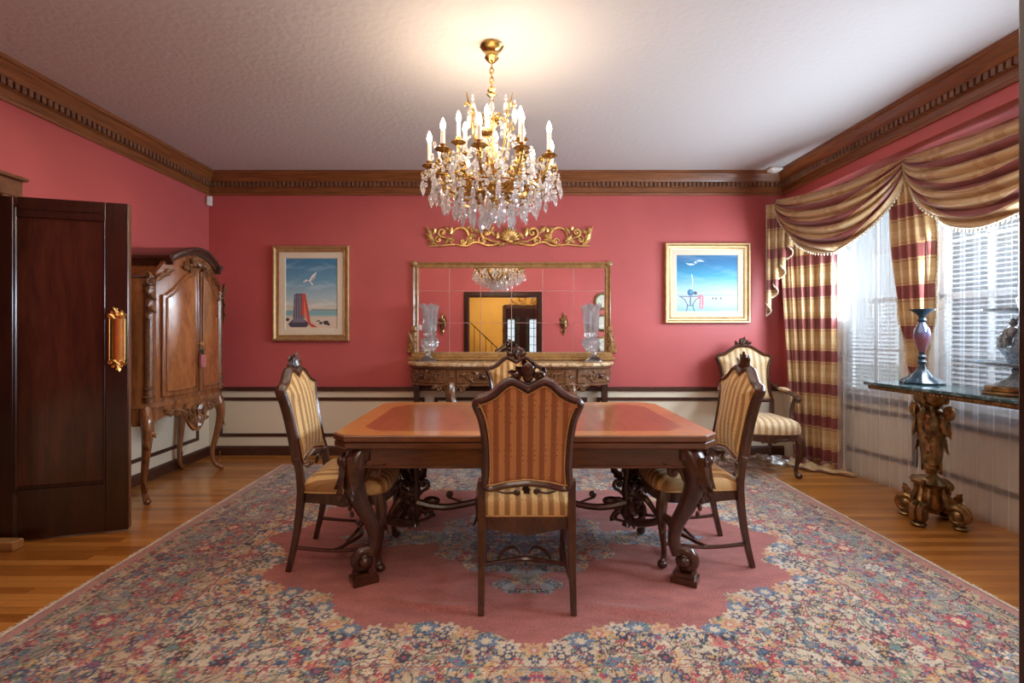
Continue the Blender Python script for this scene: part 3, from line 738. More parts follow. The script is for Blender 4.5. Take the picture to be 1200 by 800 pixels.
# ================================================================= CHAIRS
def half_to_full(h):   # half outline (x>=0) listed bottom centre -> top centre, smoothed and mirrored to a closed ccw loop (x, z)
    c = [(p.x, p.y) for p in catmull([V(x, z, 0) for x, z in h], 6)]
    return c+[(-x, z) for x, z in c[-2:0:-1]]
BACK = [(0, .562), (.09, .550), (.165, .534), (.203, .560), (.199, .66), (.203, .78), (.217, .87), (.238, .925), (.240, .950), (.218, .975), (.190, .985), (.155, 1.005), (.110, 1.045), (.070, 1.062), (.035, 1.050), (0, 1.030)]
def tilt(mb, ang, zp, yp, start=0):
    mb.xf(Matrix.Translation((0, yp, zp)) @ Matrix.Rotation(ang, 4, 'X') @ Matrix.Translation((0, -yp, -zp)), start)
def crest(mb, z0, s=1.0, y=-.2):
    mf = lambda u, v, d: V(u, y+.012+d, z0+v)
    for q in (1, -1):
        leafuv(mb, mf, 0, .006, pi/2-q*.55, .075*s, .020*s, 0)
        scroll(mb, mf, q*.052*s, .018*s, .022*s, pi, q*-1.2, .009*s, -.01, tail=[(q*.10*s, -.012*s), (q*.075*s, -.008)])
        leafuv(mb, mf, q*.045*s, .02*s, pi/2-q*.9, .045*s, .014*s, 0)
    leafuv(mb, mf, 0, .01, pi/2, .085*s, .020*s, .004); 
    mb.ell((0, y, z0+.022*s), (.024*s, .018, .034*s)); mb.ell((0, y+.01, z0+.062*s), (.019*s, .018*s, .019*s)); mb.ell((0, y-.008, z0+.05*s), (.028*s, .012, .030*s))
def chair_back(t, half, ang, zp, yp, wood_, fab_f, fab_b, th=.044, ins=.033, crest_z=1.045, arms=False):
    out = half_to_full(half); inn = offset2(out, -ins); mid = offset2(out, -ins*.5)
    Y = yp
    L = lambda o, y: [V(p[0], y, p[1]) for p in o]
    fr = MB(); q = offset2(out, -.005); r_ = offset2(inn, .004)
    loops = [L(r_, Y-th/2), L(mid, Y-th/2-.007), L(q, Y-th/2), L(out, Y-th/2+.007), L(out, Y+th/2-.007), L(q, Y+th/2), L(mid, Y+th/2+.008), L(r_, Y+th/2), L(inn, Y+th/2-.006), L(inn, Y-th/2+.004)]
    n = len(out); vs = [p for l in loops for p in l]; m_ = len(loops); fs = []
    for i in range(m_):
        for k in range(n): fs.append((i*n+k, i*n+(k+1) % n, ((i+1) % m_)*n+(k+1) % n, ((i+1) % m_)*n+k))
    fr.add(vs, fs)
    tilt(fr, ang, zp, yp); fr.build('back_frame', wood_, t)
    cz = sum(p[1] for p in inn)/n
    pad = MB()
    for sg, fab, bul in ((1, fab_f, .030), (-1, fab_b, .010)):
        rings = []
        for s_ in (1.0, .97, .9, .75, .5, .25, .02):
            d = th/2-.004+bul*(1-s_**3.2) if s_ < 1 else th/2-.012
            rings.append([V(p[0]*s_, Y+sg*d, cz+(p[1]-cz)*s_) for p in offset2(inn, .001)])
        p_ = MB(); p_.loft(rings, cap0=False); tilt(p_, ang, zp, yp)
        p_.build('backrest' if sg > 0 else 'back_cover', fab, t, smooth=60)
    g = MB()
    ed = offset2(inn, -.003)
    for sg in (1, -1):
        pts = [V(p[0], Y+sg*(th/2-.001), p[1]) for p in ed]
        g.tube(pts, .0036, 5, closed=True)
    tilt(g, ang, zp, yp); g.build('gimp_trim', M['gimp'], t)
    c = MB(); crest(c, crest_z, 1.0, Y); tilt(c, ang, zp, yp); c.build('crest', M['walnut'], t)
def rounded_plan(w0, w1, y0, y1, bow=.02):   # seat outline: w0 back half width, w1 front half width
    pts = [(0, y0), (w0-.03, y0), (w0, y0+.03), (w0+(w1-w0)*.5, (y0+y1)/2), (w1, y1-.08), (w1-.012, y1-.03), (w1-.05, y1+.0), (w1*.5, y1+bow*.7), (0, y1+bow)]
    c = [(p.x, p.y) for p in catmull([V(x, y, 0) for x, y in pts], 5)]
    return c+[(-x, y) for x, y in c[-2:0:-1]]
def cabriole(mb, x, y, z0, dirx, diry, r0=.030, out=.03, foot=True):
    pts = catmull([V(x, y, z0), V(x+dirx*out, y+diry*out, z0*.78), V(x+dirx*out*.4, y+diry*out*.4, z0*.45), V(x-dirx*out*.3, y-diry*out*.3, z0*.18), V(x+dirx*out*.4, y+diry*out*.4, .018)], 5)
    mb.tube(pts, [r0, r0*1.1, r0*.8, r0*.55, r0*.5, r0*.75], 8)
    mb.ell((x+dirx*out*.55, y+diry*out*.55, .022), (r0*.95, r0*.95, .022))
    mf = lambda u, v, d: V(x+dirx*(out+r0*.6+d)-diry*u*.7, y+diry*(out+r0*.6+d)+dirx*u*.7, z0*.80+v)
    leafuv(mb, mf, 0, .02, -pi/2, z0*.35, .022, -.006)
def dining_chair(label):
    t = thing('dining_chair', label, 'chair', group='dining chairs around the table')
    W_ = M['chairwood']
    # seat cushion
    sp = rounded_plan(.205, .245, -.19, .235); cx_ = [0, .02]
    rings = []
    for s_, z in ((1.0, .405), (1.012, .420), (1.0, .445), (.95, .470), (.82, .490), (.55, .503), (.25, .508), (.02, .509)):
        rings.append([V(p[0]*s_, .02+(p[1]-.02)*s_, z) for p in sp])
    s = MB(); s.loft(rings, cap1=False); s.build('seat', M['seatfab'], t, smooth=70)
    g = MB(); g.tube([V(p[0]*1.012, .02+(p[1]-.02)*1.012, .409) for p in sp], .0038, 5, closed=True); g.build('seat_trim', M['gimp'], t)
    # rail with scalloped lower edge
    r = MB(); o1 = offset2(sp, .002); o0 = offset2(sp, -.03); n = len(o1)
    def zlow(p):
        x, y = p; a = atan2(y-.02, x); return .335+.020*abs(sin(2*a))**.7+(.0 if y > -.15 else -.02*cos(x/.2*pi/2))
    r.loft([[V(p[0], p[1], .404) for p in o0], [V(p[0], p[1], .404) for p in o1], [V(p[0], p[1], zlow(p)) for p in o1], [V(p[0], p[1], zlow(p)) for p in o0]], False, False)
    n0 = len(r.v)-4*n; r.f += [(n0+k, n0+(k+1) % n, n0+3*n+(k+1) % n, n0+3*n+k) for k in range(n)]
    mf = lambda u, v, d: V(u, .262+d, .355+v)
    for q in (1, -1): scroll(r, mf, q*.04, -.004, .018, pi if q > 0 else 0, q*1.1, .006, -.008, tail=[(q*.12, .012)])
    r.build('seat_frame', W_, t)
    for sx in (1, -1):   # rear legs run up into the back stiles
        l = MB(); pts = catmull([V(sx*.203, -.265, 0), V(sx*.203, -.225, .18), V(sx*.203, -.20, .38), V(sx*.203, -.205, .50), V(sx*.203, -.222, .585)], 5)
        l.tube(pts, [.019, .022, .026, .024, .022], 4, flat=1.0, up=(1, 1, 0)); l.build('leg', W_, t, smooth=30, bevel=.003)
    for sx in (1, -1):
        l = MB(); cabriole(l, sx*.212, .205, .40, sx*.7, .7, .029, .022); l.build('leg', W_, t)
    for sx in (1, -1):
        l = MB(); l.tube(catmull([V(sx*.203, -.24, .125), V(sx*.205, -.02, .105), V(sx*.208, .20, .125)], 6), [.014, .012, .012, .014], 8, flat=.8); l.build('side_stretcher', W_, t)
    l = MB(); l.tube(catmull([V(.205, -.02, .108), V(.11, .02, .106), (0, .055, .104), V(-.11, .02, .106), V(-.205, -.02, .108)], 6), [.015, .012, .017, .012, .015], 8, flat=.8)
    for q in (1, -1):
        l.tube(catmull([V(q*.13, .012, .12), V(q*.10, .05, .15), V(q*.05, .06, .16), V(q*.02, .05, .13)], 5), [.006, .010, .009, .005], 6)
    l.build('cross_stretcher', M['walnut'], t)
    chair_back(t, BACK, radians(11), .50, -.212, W_, M['seatfab'], M['backfab'])
    c = MB()   # carved shoe under the back panel
    mf = lambda u, v, d: V(u, -.20+d, .520+v)
    for q in (1, -1): scroll(c, mf, q*.045, 0, .014, 0, q*1.1, .007, .0, tail=[(q*.15, .012), (q*.10, -.004)])
    leafuv(c, mf, 0, -.012, pi/2, .05, .018, .006); c.build('back_shoe', M['walnut'], t)
    return t
ch = dining_chair('gold striped dining chair nearest the camera, seen from behind')
ch.location = (.105, 2.44, ZR)
c2 = dup(ch, (-.86, 2.785, ZR), -pi/2+.03, 'gold striped dining chair at the table end nearer the dark wooden door')
c3 = dup(ch, (1.055, 2.825, ZR), pi/2-.02, 'gold striped dining chair at the table end nearer the curtained windows')
c4 = dup(ch, (.10, 3.60, ZR), pi, 'gold striped dining chair on the far side of the table before the mirror')

# ================================================================= DINING TABLE
TX0, TX1, TY0, TY1, TZ = -.84, 1.05, 2.37, 3.50, .76
TCX, TCY = (TX0+TX1)/2, (TY0+TY1)/2; HX, HY = (TX1-TX0)/2, (TY1-TY0)/2
dt = thing('dining_table', 'carved walnut draw-leaf dining table with glossy banded top', 'table', (TCX, TCY, ZR))
def octo(hx, hy, c): return [(-hx+c, -hy), (hx-c, -hy), (hx, -hy+c), (hx, hy-c), (hx-c, hy), (-hx+c, hy), (-hx, hy-c), (-hx, -hy+c)]
def table_top_mat():
    m, t, b = mat('banded mahogany table top'); c = N(t, 'ShaderNodeTexCoord'); sp = N(t, 'ShaderNodeSeparateXYZ'); t.links.new(c.outputs['Object'], sp.inputs[0])
    ax = math_(t, 'ABSOLUTE', sp.outputs[0]); ay = math_(t, 'ABSOLUTE', sp.outputs[1])
    dx = math_(t, 'SUBTRACT', HX-.115, ax); dy = math_(t, 'SUBTRACT', HY-.115, ay)
    dd = math_(t, 'MULTIPLY', math_(t, 'SUBTRACT', HX+HY-.33, math_(t, 'ADD', ax, ay)), .7)
    d = math_(t, 'MINIMUM', math_(t, 'MINIMUM', dx, dy), dd); f = math_(t, 'GREATER_THAN', d, 0)
    n = N(t, 'ShaderNodeTexNoise', i_Scale=2.0, i_Detail=6.0, i_Distortion=.6); t.links.new(coords(t, (14, 1.6, 14)), n.inputs['Vector'])
    n2 = N(t, 'ShaderNodeTexNoise', i_Scale=2.0, i_Detail=6.0, i_Distortion=.6); t.links.new(coords(t, (2, 22, 14)), n2.inputs['Vector'])
    inn = ramp(t, n.outputs[0], [(.3, (.20, .045, .010)), (.7, (.30, .080, .018))]); bo = ramp(t, n2.outputs[0], [(.3, (.34, .125, .022)), (.7, (.50, .21, .045))])
    t.links.new(mixc(t, f, bo, inn), b.inputs['Base Color']); b.inputs['Roughness'].default_value = .28; b.inputs['Coat Weight'].default_value = .55; b.inputs['Coat Roughness'].default_value = .08; b.inputs['Specular IOR Level'].default_value = .3
    return m
b_ = MB(); b_.plan(octo(HX, HY, .075), TZ-.032-ZR, TZ-.0015-ZR, .004); M['leafw0'] = wood('table edge walnut', (.085, .026, .010), (.20, .07, .026), (3, 20, 20), .3, .5); b_.build('tabletop', M['leafw0'], dt, smooth=0)
b_ = MB(); b_.plan(octo(HX-.006, HY-.006, .075), TZ-.0025-ZR, TZ-ZR); b_.build('veneer', table_top_mat(), dt, smooth=0)
M['leafw'] = wood('table leaf edge walnut', (.06, .018, .007), (.16, .055, .020), (3, 20, 20), .3, .5)
b_ = MB(); b_.plan(octo(HX-.004, HY-.004, .075), TZ-.068-ZR, TZ-.0345-ZR, .006); b_.build('draw_leaf', M['leafw'], dt, smooth=0)
b_ = MB(); b_.cbox((0, 0, TZ-.122-ZR), (2*HX-.16, 2*HY-.12, .105), .006)
for sy in (-1, 1): b_.cbox((0, sy*(HY-.058), TZ-.165-ZR), (2*HX-.17, .016, .014), .004)
b_.build('apron', M['leafw'], dt, smooth=0)
def table_leg(sx, sy):
    l = MB(); x0, y0 = sx*(HX-.135), sy*(HY-.095)
    dx, dy = sx*.85, sy*.5
    pt = lambda o, z: V(x0+dx*o, y0+dy*o, z)
    pts = catmull([pt(.0, .655), pt(.035, .585), pt(.040, .50), pt(.005, .39), pt(-.045, .29), pt(-.065, .20), pt(-.045, .13)], 5)
    l.tube(pts, [.056, .068, .055, .042, .035, .031, .034], 10)
    l.cbox((x0, y0, .66), (.105, .10, .11), .012)
    # carved knee
    for a in (-1, 0, 1):
        ca, sa = cos(a*.8), sin(a*.8); ex, ey = dx*ca-dy*sa, dx*sa+dy*ca
        mf = lambda u, v, d: V(x0+dx*.03+ex*(.062+d)-ey*u, y0+dy*.03+ey*(.062+d)+ex*u, .60+v)
        leafuv(l, mf, 0, .04, -pi/2, .17, .034, 0); leafuv(l, mf, .0, -.02, -pi/2, .14, .024, .004)
        if a == 0:
            for q in (1, -1): scroll(l, mf, q*.030, .012, .022, pi/2, -q*1.2, .010, .002)
            l.ell(mf(0, .015, .012), (.020, .020, .026))
            for j in range(4): l.ell(mf(0, -.15-.035*j, -.012-.010*j), (.012, .012, .018), 6, 5)
    for s_ in (-1, 1):   # ear scrolls running under the apron
        mfx = (lambda u, v, d: V(x0-sx*u, y0+sy*(.02+d), .553+v)) if s_ > 0 else (lambda u, v, d: V(x0+sx*(.02+d), y0-sy*u, .553+v))
        scroll(l, mfx, .075, 0, .026, pi*.5, -1.2, .013, 0, tail=[(.02, -.05), (.045, .01)])
        leafuv(l, mfx, .05, .02, .1, .09, .02, 0)
    # scroll foot: a disc volute on a moulded plinth
    fx, fy = x0-dx*.01, y0-dy*.01; u = Vector((dx, dy, 0)).normalized(); w = V(-u.y, u.x, 0)
    P = [V(fx, fy, .105)+u*(r_*cos(a))+V(0, 0, r_*sin(a)) for r_, a in [(.052-.040*k/26, 2.2-2*pi*1.25*k/26) for k in range(27)]]
    l.tube(P, interp([.030, .026, .022, .014], 27), 8)
    for s_ in (-1, 1): l.ell(V(fx, fy, .105)+w*s_*.022, (.030, .030, .030))
    l.ell((fx, fy, .10), (.040, .040, .052))
    q = Matrix.Rotation(atan2(u.y, u.x), 3, 'Z')
    l.box((fx, fy, .040), (.10, .075, .022), q); l.box((fx, fy, .015), (.125, .095, .030), q)
    return l
for sx in (-1, 1):
    for sy in (-1, 1): table_leg(sx, sy).build('leg', M['walnut'], dt, smooth=50)
for sx in (-1, 1):   # curved end stretchers meeting in a carved upright
    s = MB(); jx = sx*(HX-.315)
    for sy in (-1, 1):
        x0, y0 = sx*(HX-.18), sy*(HY-.12)
        s.tube(catmull([V(x0, y0, .225), V(x0-sx*.02, y0*.82, .275), V(x0-sx*.06, y0*.5, .20), V(jx+sx*.02, y0*.22, .15), V(jx, 0, .16)], 6), [.026, .022, .020, .022, .028], 8)
        s.tube(catmull([V(x0-sx*.04, y0*.62, .25), V(x0-sx*.10, y0*.55, .34), V(x0-sx*.15, y0*.30, .32)], 6), [.010, .018, .010], 7)
    s.build('end_stretcher', M['walnut'], dt)
    s = MB(); mf = lambda u, v, d: V(jx-sx*.0+sx*d, u, .32+v)
    mf2 = lambda u, v, d: V(jx+u, d, .32+v)
    s.lathe([(.0, -.24), (.035, -.22), (.02, -.19), (.045, -.15), (.025, -.08), (.038, -.02), (.022, .05), (.03, .11), (.012, .15), (.0, .17)], 10, (jx, 0, .32))
    for f_ in (mf, mf2):
        for q in (1, -1):
            scroll(s, f_, q*.060, -.10, .042, 0, -q*1.2, .014, 0, tail=[(q*.02, -.20), (q*.09, -.17)])
            scroll(s, f_, q*.052, .02, .034, -pi/2, q*1.2, .012, 0, tail=[(q*.01, -.06)])
            leafuv(s, f_, q*.03, .04, pi/2-q*.5, .10, .024); leafuv(s, f_, q*.05, -.14, -.6 if q > 0 else pi+.6, .08, .02)
        leafuv(s, f_, 0, .05, pi/2, .13, .026)
    s.build('carved_upright', M['walnut'], dt, smooth=50)
s = MB(); jx = HX-.315
s.tube(catmull([V(-jx, 0, .235), V(-jx*.72, 0, .205), V(-jx*.35, 0, .245), V(0, 0, .27), V(jx*.35, 0, .245), V(jx*.72, 0, .205), V(jx, 0, .235)], 8), [.026, .020, .019, .022, .019, .020, .026], 8, flat=1.0)
for q in (1, -1):
    for z in (.29,): s.ell((q*(jx-.10), 0, .245), (.05, .026, .026)); 
    mf = lambda u, v, d: V(q*u, d, .24+v)
    scroll(s, mf, jx-.21, .04, .020, -pi/2, 1.2, .010, 0, tail=[(jx-.32, -.02)])
    s.ell((q*.06, 0, .285), (.03, .018, .02))
s.build('long_stretcher', M['walnut'], dt)

# ================================================================= ARMCHAIR in the corner
AB = [(0, .60), (.12, .588), (.21, .59), (.238, .62), (.225, .70), (.222, .80), (.235, .92), (.262, .99), (.262, 1.02), (.235, 1.05), (.19, 1.06), (.13, 1.10), (.07, 1.135), (0, 1.145)]
ac = thing('armchair', 'carved walnut armchair with striped upholstery standing before the side curtain', 'armchair', (2.30, 4.50, 0), pi-.12)
sp = rounded_plan(.235, .285, -.22, .25, .03); rings = []
for s_, z in ((1.0, .375), (1.02, .40), (1.01, .44), (.95, .475), (.8, .495), (.5, .505), (.02, .51)): rings.append([V(p[0]*s_, .02+(p[1]-.02)*s_, z) for p in sp])
s = MB(); s.loft(rings, cap1=False); s.build('seat', M['palefab'], ac, smooth=70)
r = MB(); o1 = offset2(sp, .004); o0 = offset2(sp, -.03); n = len(o1); zl = lambda p: .300+.022*abs(sin(2*atan2(p[1]-.02, p[0])))**.7
r.loft([[V(p[0], p[1], .374) for p in o0], [V(p[0], p[1], .374) for p in o1], [V(p[0], p[1], zl(p)) for p in o1], [V(p[0], p[1], zl(p)) for p in o0]], False, False)
r.f += [(k, (k+1) % n, 3*n+(k+1) % n, 3*n+k) for k in range(n)]
mf = lambda u, v, d: V(u, .285+d, .325+v)
for q in (1, -1): scroll(r, mf, q*.05, 0, .022, pi if q > 0 else 0, q*1.1, .007, -.008, tail=[(q*.15, .012)])
r.build('seat_frame', M['chairwood'], ac)
for sx in (1, -1):
    l = MB(); cabriole(l, sx*.245, .225, .36, sx*.7, .7, .032, .028); l.build('leg', M['chairwood'], ac)
    l = MB(); l.tube(catmull([V(sx*.21, -.29, 0), V(sx*.212, -.24, .2), V(sx*.215, -.215, .42), V(sx*.225, -.235, .62)], 5), [.018, .02, .025, .022], 4, up=(1, 1, 0)); l.build('leg', M['chairwood'], ac, smooth=30)
    l = MB()
    l.tube(catmull([V(sx*.235, -.26, .76), V(sx*.275, -.15, .715), V(sx*.305, 0, .69), V(sx*.31, .08, .685), V(sx*.305, .13, .66), V(sx*.30, .115, .635)], 6), [.016, .015, .017, .020, .020, .014], 8)
    l.tube(catmull([V(sx*.305, .07, .68), V(sx*.300, .02, .60), V(sx*.285, .03, .50), V(sx*.275, .10, .41), V(sx*.265, .12, .37)], 6), [.017, .015, .017, .021, .02], 8)
    l.build('arm', M['walnut'], ac)
    l = MB(); l.ell((sx*.282, -.11, .722), (.026, .09, .020), 10, 6, Matrix.Rotation(sx*-.25, 3, 'Z')); l.build('arm_pad', M['palefab'], ac)
chair_back(ac, AB, radians(12), .50, -.225, M['chairwood'], M['palefab'], M['backfab'], crest_z=1.125)
def sheer_like(name):
    m, t, b = mat(name); out = t.nodes['Material Output']; t.nodes.remove(b)
    tr = N(t, 'ShaderNodeBsdfTransparent'); gl = N(t, 'ShaderNodeBsdfGlossy', i_Roughness=.35); x = N(t, 'ShaderNodeMixShader'); lw = N(t, 'ShaderNodeLayerWeight', i_Blend=.4)
    t.links.new(math_(t, 'MULTIPLY_ADD', lw.outputs['Facing'], .5, .12), x.inputs[0]); t.links.new(tr.outputs[0], x.inputs[1]); t.links.new(gl.outputs[0], x.inputs[2]); t.links.new(x.outputs[0], out.inputs[0]); return m
pb = MB(); rf = random.Random(9)   # crumpled clear plastic dust sheet under the armchair
def fnp(a, b):
    x = 1.95+.75*a+.03*sin(b*9); y = 4.52+.33*b+.04*sin(a*8)
    z = .030+.06*sin(pi*a)**.6*sin(pi*min(1, b*1.05))**.6*(1+.45*sin(a*17+b*4)+.35*sin(b*23-a*6))*.7+.012*sin(a*45+b*31)
    return V(x, y, max(.004, z if 0 < a < 1 and 0 < b < 1 else .004))
pb.grid(fnp, 60, 34); pm = sheer_like('crumpled clear plastic')
o = pb.build('dust_sheet', pm, smooth=25, solid=.0015); tag(o, 'crumpled clear plastic sheet heaped on the floor beneath the armchair', 'plastic sheet')
# ================================================================= SIDEBOARD / CONSOLE against the back wall
SBX, SBT = .071, .965
def dplan(w, dep, flat):   # D-shaped plan in local coords: back at y=0, front at y=dep; half width w, flat half front
    pts = [(w, 0), (w, dep*.25)]
    for k in range(1, 9):
        a = k/9*pi/2; pts.append((flat+(w-flat)*cos(a), dep*.25+dep*.75*sin(a)))
    pts.append((flat, dep))
    return pts+[(-x, y) for x, y in pts[::-1]]
sb = thing('console_table', 'long carved walnut console with marble top under the wall mirror', 'console table', (SBX, YB-.03, 0), pi)
WS, DS = 1.015, .46
b_ = MB(); b_.plan(dplan(WS, DS, .50), SBT-.034, SBT, .008); b_.build('marble_top', M['marble'], sb, smooth=30)
b_ = MB(); b_.plan(dplan(WS-.015, DS-.015, .49), SBT-.052, SBT-.034, .005); b_.plan(dplan(WS-.045, DS-.045, .47), SBT-.205, SBT-.052); b_.plan(dplan(WS-.03, DS-.03, .48), SBT-.215, SBT-.198, .006)
b_.build('frieze', M['carved'], sb, smooth=30)
# positions along the front arc for drawers
front = [Vector((x, y, 0)) for x, y in dplan(WS-.045, DS-.045, .47)][1:-1]; acc = [0]
for i in range(1, len(front)): acc.append(acc[-1]+(front[i]-front[i-1]).length)
TOT = acc[-1]
def on_front(s_, z, d):
    s_ = min(max(s_, 0), TOT); i = max(j for j in range(len(acc)) if acc[j] <= s_+1e-9); i = min(i, len(acc)-2)
    t_ = (s_-acc[i])/(acc[i+1]-acc[i]); p = front[i].lerp(front[i+1], t_); tg = (front[i+1]-front[i]).normalized(); n = V(tg.y, -tg.x, 0)
    if n.y < -.01 or (abs(n.y) <= .01 and n.x*p.x < 0): n = -n
    return V(p.x+n.x*d, p.y+n.y*d, z)
c0 = TOT/2; spans = [(.03, c0-.62), (c0-.50, c0-.03), (c0+.03, c0+.50), (c0+.62, TOT-.03)]
for k, (a, c) in enumerate(spans):
    d = MB(); z0, z1 = SBT-.185, SBT-.068
    d.grid(lambda u, v: on_front(a+(c-a)*u, z0+(z1-z0)*v, .012), 12, 1); 
    for (p, q) in (((a, z0), (c, z0)), ((c, z0), (c, z1)), ((c, z1), (a, z1)), ((a, z1), (a, z0))):
        d.tube([on_front(p[0]+(q[0]-p[0])*i/10, p[1]+(q[1]-p[1])*i/10, .010) for i in range(11)], .008, 6)
    mc, zc = (a+c)/2, (z0+z1)/2; mf = lambda u, v, e: on_front(mc+u, zc+v, .014+e)
    hw = (c-a)/2
    for q in (1, -1):
        for j in range(2 if hw < .25 else 3):
            uu = q*(.045+j*.075)
            if abs(uu) > hw-.02: continue
            up = 1 if j % 2 else -1
            scroll(d, mf, uu, up*.006, .032, -up*pi/2, q*up*1.15, .0105, 0, tail=[(uu-q*.045, up*.02)]); leafuv(d, mf, uu, -up*.01, (pi/2 if up < 0 else -pi/2)-q*.5, .055, .017); leafuv(d, mf, uu+q*.03, up*.02, (0 if q > 0 else pi), .05, .015)
    d.build('drawer', M['carved'], sb, smooth=50)
    kb = MB(); kb.ell(on_front(mc, zc, .03), (.022, .014, .022), 10, 6)
    for j in range(6): kb.ell(on_front(mc+.022*cos(j), zc+.022*sin(j), .022), (.009,)*3, 6, 4)
    kb.build('knob', M['walnut'], sb)
def console_leg(s_, big=True):
    l = MB(); base_ = on_front(s_, 0, -.03); out_ = (on_front(s_, 0, .0)-base_).normalized()
    if big:
        l.box((base_.x, base_.y, SBT-.125), (.10, .07, .15), Matrix.Rotation(atan2(out_.y, out_.x)-pi/2, 3, 'Z'))
        pts = catmull([base_+out_*.0+V(0, 0, SBT-.20), base_+out_*.03+V(0, 0, SBT-.29), base_-out_*.005+V(0, 0, SBT-.45), base_-out_*.04+V(0, 0, .32), base_-out_*.03+V(0, 0, .15), base_+out_*.01+V(0, 0, .04)], 6)
        l.tube(pts, [.05, .052, .036, .028, .024, .034], 8); l.ell(base_+out_*.015+V(0, 0, .045), (.045, .045, .045)); l.box((base_.x+out_.x*.01, base_.y+out_.y*.01, .012), (.09, .09, .024))
        tg = V(-out_.y, out_.x, 0)
        mf = lambda u, v, d: base_+out_*(.055+d)+tg*u+V(0, 0, SBT-.22+v)
        leafuv(l, mf, 0, .02, -pi/2, .20, .035); scroll(l, mf, 0, .095, .022, 0, 1.3, .008, -.015)
        for q in (1, -1):
            scroll(l, mf, q*.10, -.02, .032, pi*.5, -q*1.1, .013, -.02, tail=[(q*.03, -.12), (q*.05, -.02)]); leafuv(l, mf, q*.10, .0, 0 if q > 0 else pi, .09, .024, -.02)
    else:
        p = V(base_.x, .06, 0); l.tube([p+V(0, 0, SBT-.20), p+V(0, 0, .5), p+V(0, 0, 0)], [.042, .036, .030], 4, up=(1, 1, 0))
    return l
for s_ in (c0-.56, c0+.56): console_leg(s_).build('leg', M['carved'], sb, smooth=50)
for s_ in (.02, TOT-.02): console_leg(s_, False).build('leg', M['walnut'], sb, smooth=30)
b_ = MB(); b_.tube(catmull([V(-.62, .33, .13), V(-.3, .22, .15), V(0, .26, .17), V(.3, .22, .15), V(.62, .33, .13)], 6), .022, 6); b_.tube([V(-.93, .07, .13), V(.93, .07, .13)], .018, 6)
for q in (1, -1): b_.tube([V(q*.62, .33, .13), V(q*.93, .07, .13)], .018, 6)
b_.build('stretcher', M['walnut'], sb)

# ================================================================= WALL MIRROR
mr = thing('wall_mirror', 'wide tiled wall mirror in an antique gilt frame above the console', 'mirror', (.083, YB, 0))
mw, z0, z1 = 1.0, .985, 1.955; ff = .045
b_ = MB(); prof = [(0, 0), (.012, .012), (.012, .034), (.026, .042), (.036, .032), (.044, .030), (.050, .018), (.050, 0)]
# mitred frame: loops round the rectangle, flat wall plane
def frame_ring(mb, x0, x1, z0_, z1_, prof_, y0=0.0, grow=1):
    loops = []
    for a, dpt in prof_:
        loops.append([V(x0-a*grow, y0-dpt, z0_-a*grow), V(x1+a*grow, y0-dpt, z0_-a*grow), V(x1+a*grow, y0-dpt, z1_+a*grow), V(x0-a*grow, y0-dpt, z1_+a*grow)])
    mb.loft(loops, False, False)
ring = [(0, .012), (0, .020), (.010, .030), (.022, .030), (.030, .022), (.040, .030), (.050, .038), (.058, .034), (.062, .0)]
frame_ring(b_, -mw+.055, mw-.055, z0+.06, z1-.055, ring)
b_.cbox((0, -.045, z0+.035), (2*mw+.02, .06, .055), .008); b_.cbox((0, -.04, z0-.001), (2*mw+.08, .07, .03), .006)
for q in (1, -1):   # shaped ears where the frame widens at its foot
    for k in range(5): b_.cbox((q*(mw-.01+.006*k), -.025, z0+.30-k*.055), (.055+.010*k, .045, .06), .012)
    mf = lambda u, v, d: V(q*(mw+.005)+u, -.055-d, z0+.10+v)
    scroll(b_, mf, 0, 0, .03, pi/2, q*1.3, .010, 0, tail=[(-q*.02, .16), (-q*.015, .08)]); leafuv(b_, mf, 0, .03, pi/2, .14, .022)
for q in (1, -1): b_.ell((q*(mw-.012), -.035, z1-.012), (.035, .012, .035))
b_.build('mirror_frame', M['mirrorframe'], mr, smooth=40)
mm, t, b = mat('mirror silvering'); b.inputs['Metallic'].default_value = 1; b.inputs['Roughness'].default_value = .012; b.inputs['Base Color'].default_value = (.88, .87, .85, 1)
b_ = MB(); b_.box((0, -.012, (z0+z1)/2+.0), (2*mw-.10, .008, z1-z0-.10)); b_.build('mirror_glass', mm, mr, smooth=0)
b_ = MB(); ix0, ix1 = -mw+.055, mw-.055; pit = (ix1-ix0)/6
for k in range(0, 7): b_.box((min(max(ix0+pit*k, ix0+.004), ix1-.004), -.0175, (z0+z1)/2), (.006, .002, z1-z0-.12))
zz = 1.345
for z in (zz, zz+.325): b_.box((0, -.0176, z), (2*mw-.12, .002, .0045))
b_.build('bevel_line', plain('bevelled mirror joint', (.62, .42, .38), .2, .5), mr, smooth=0)

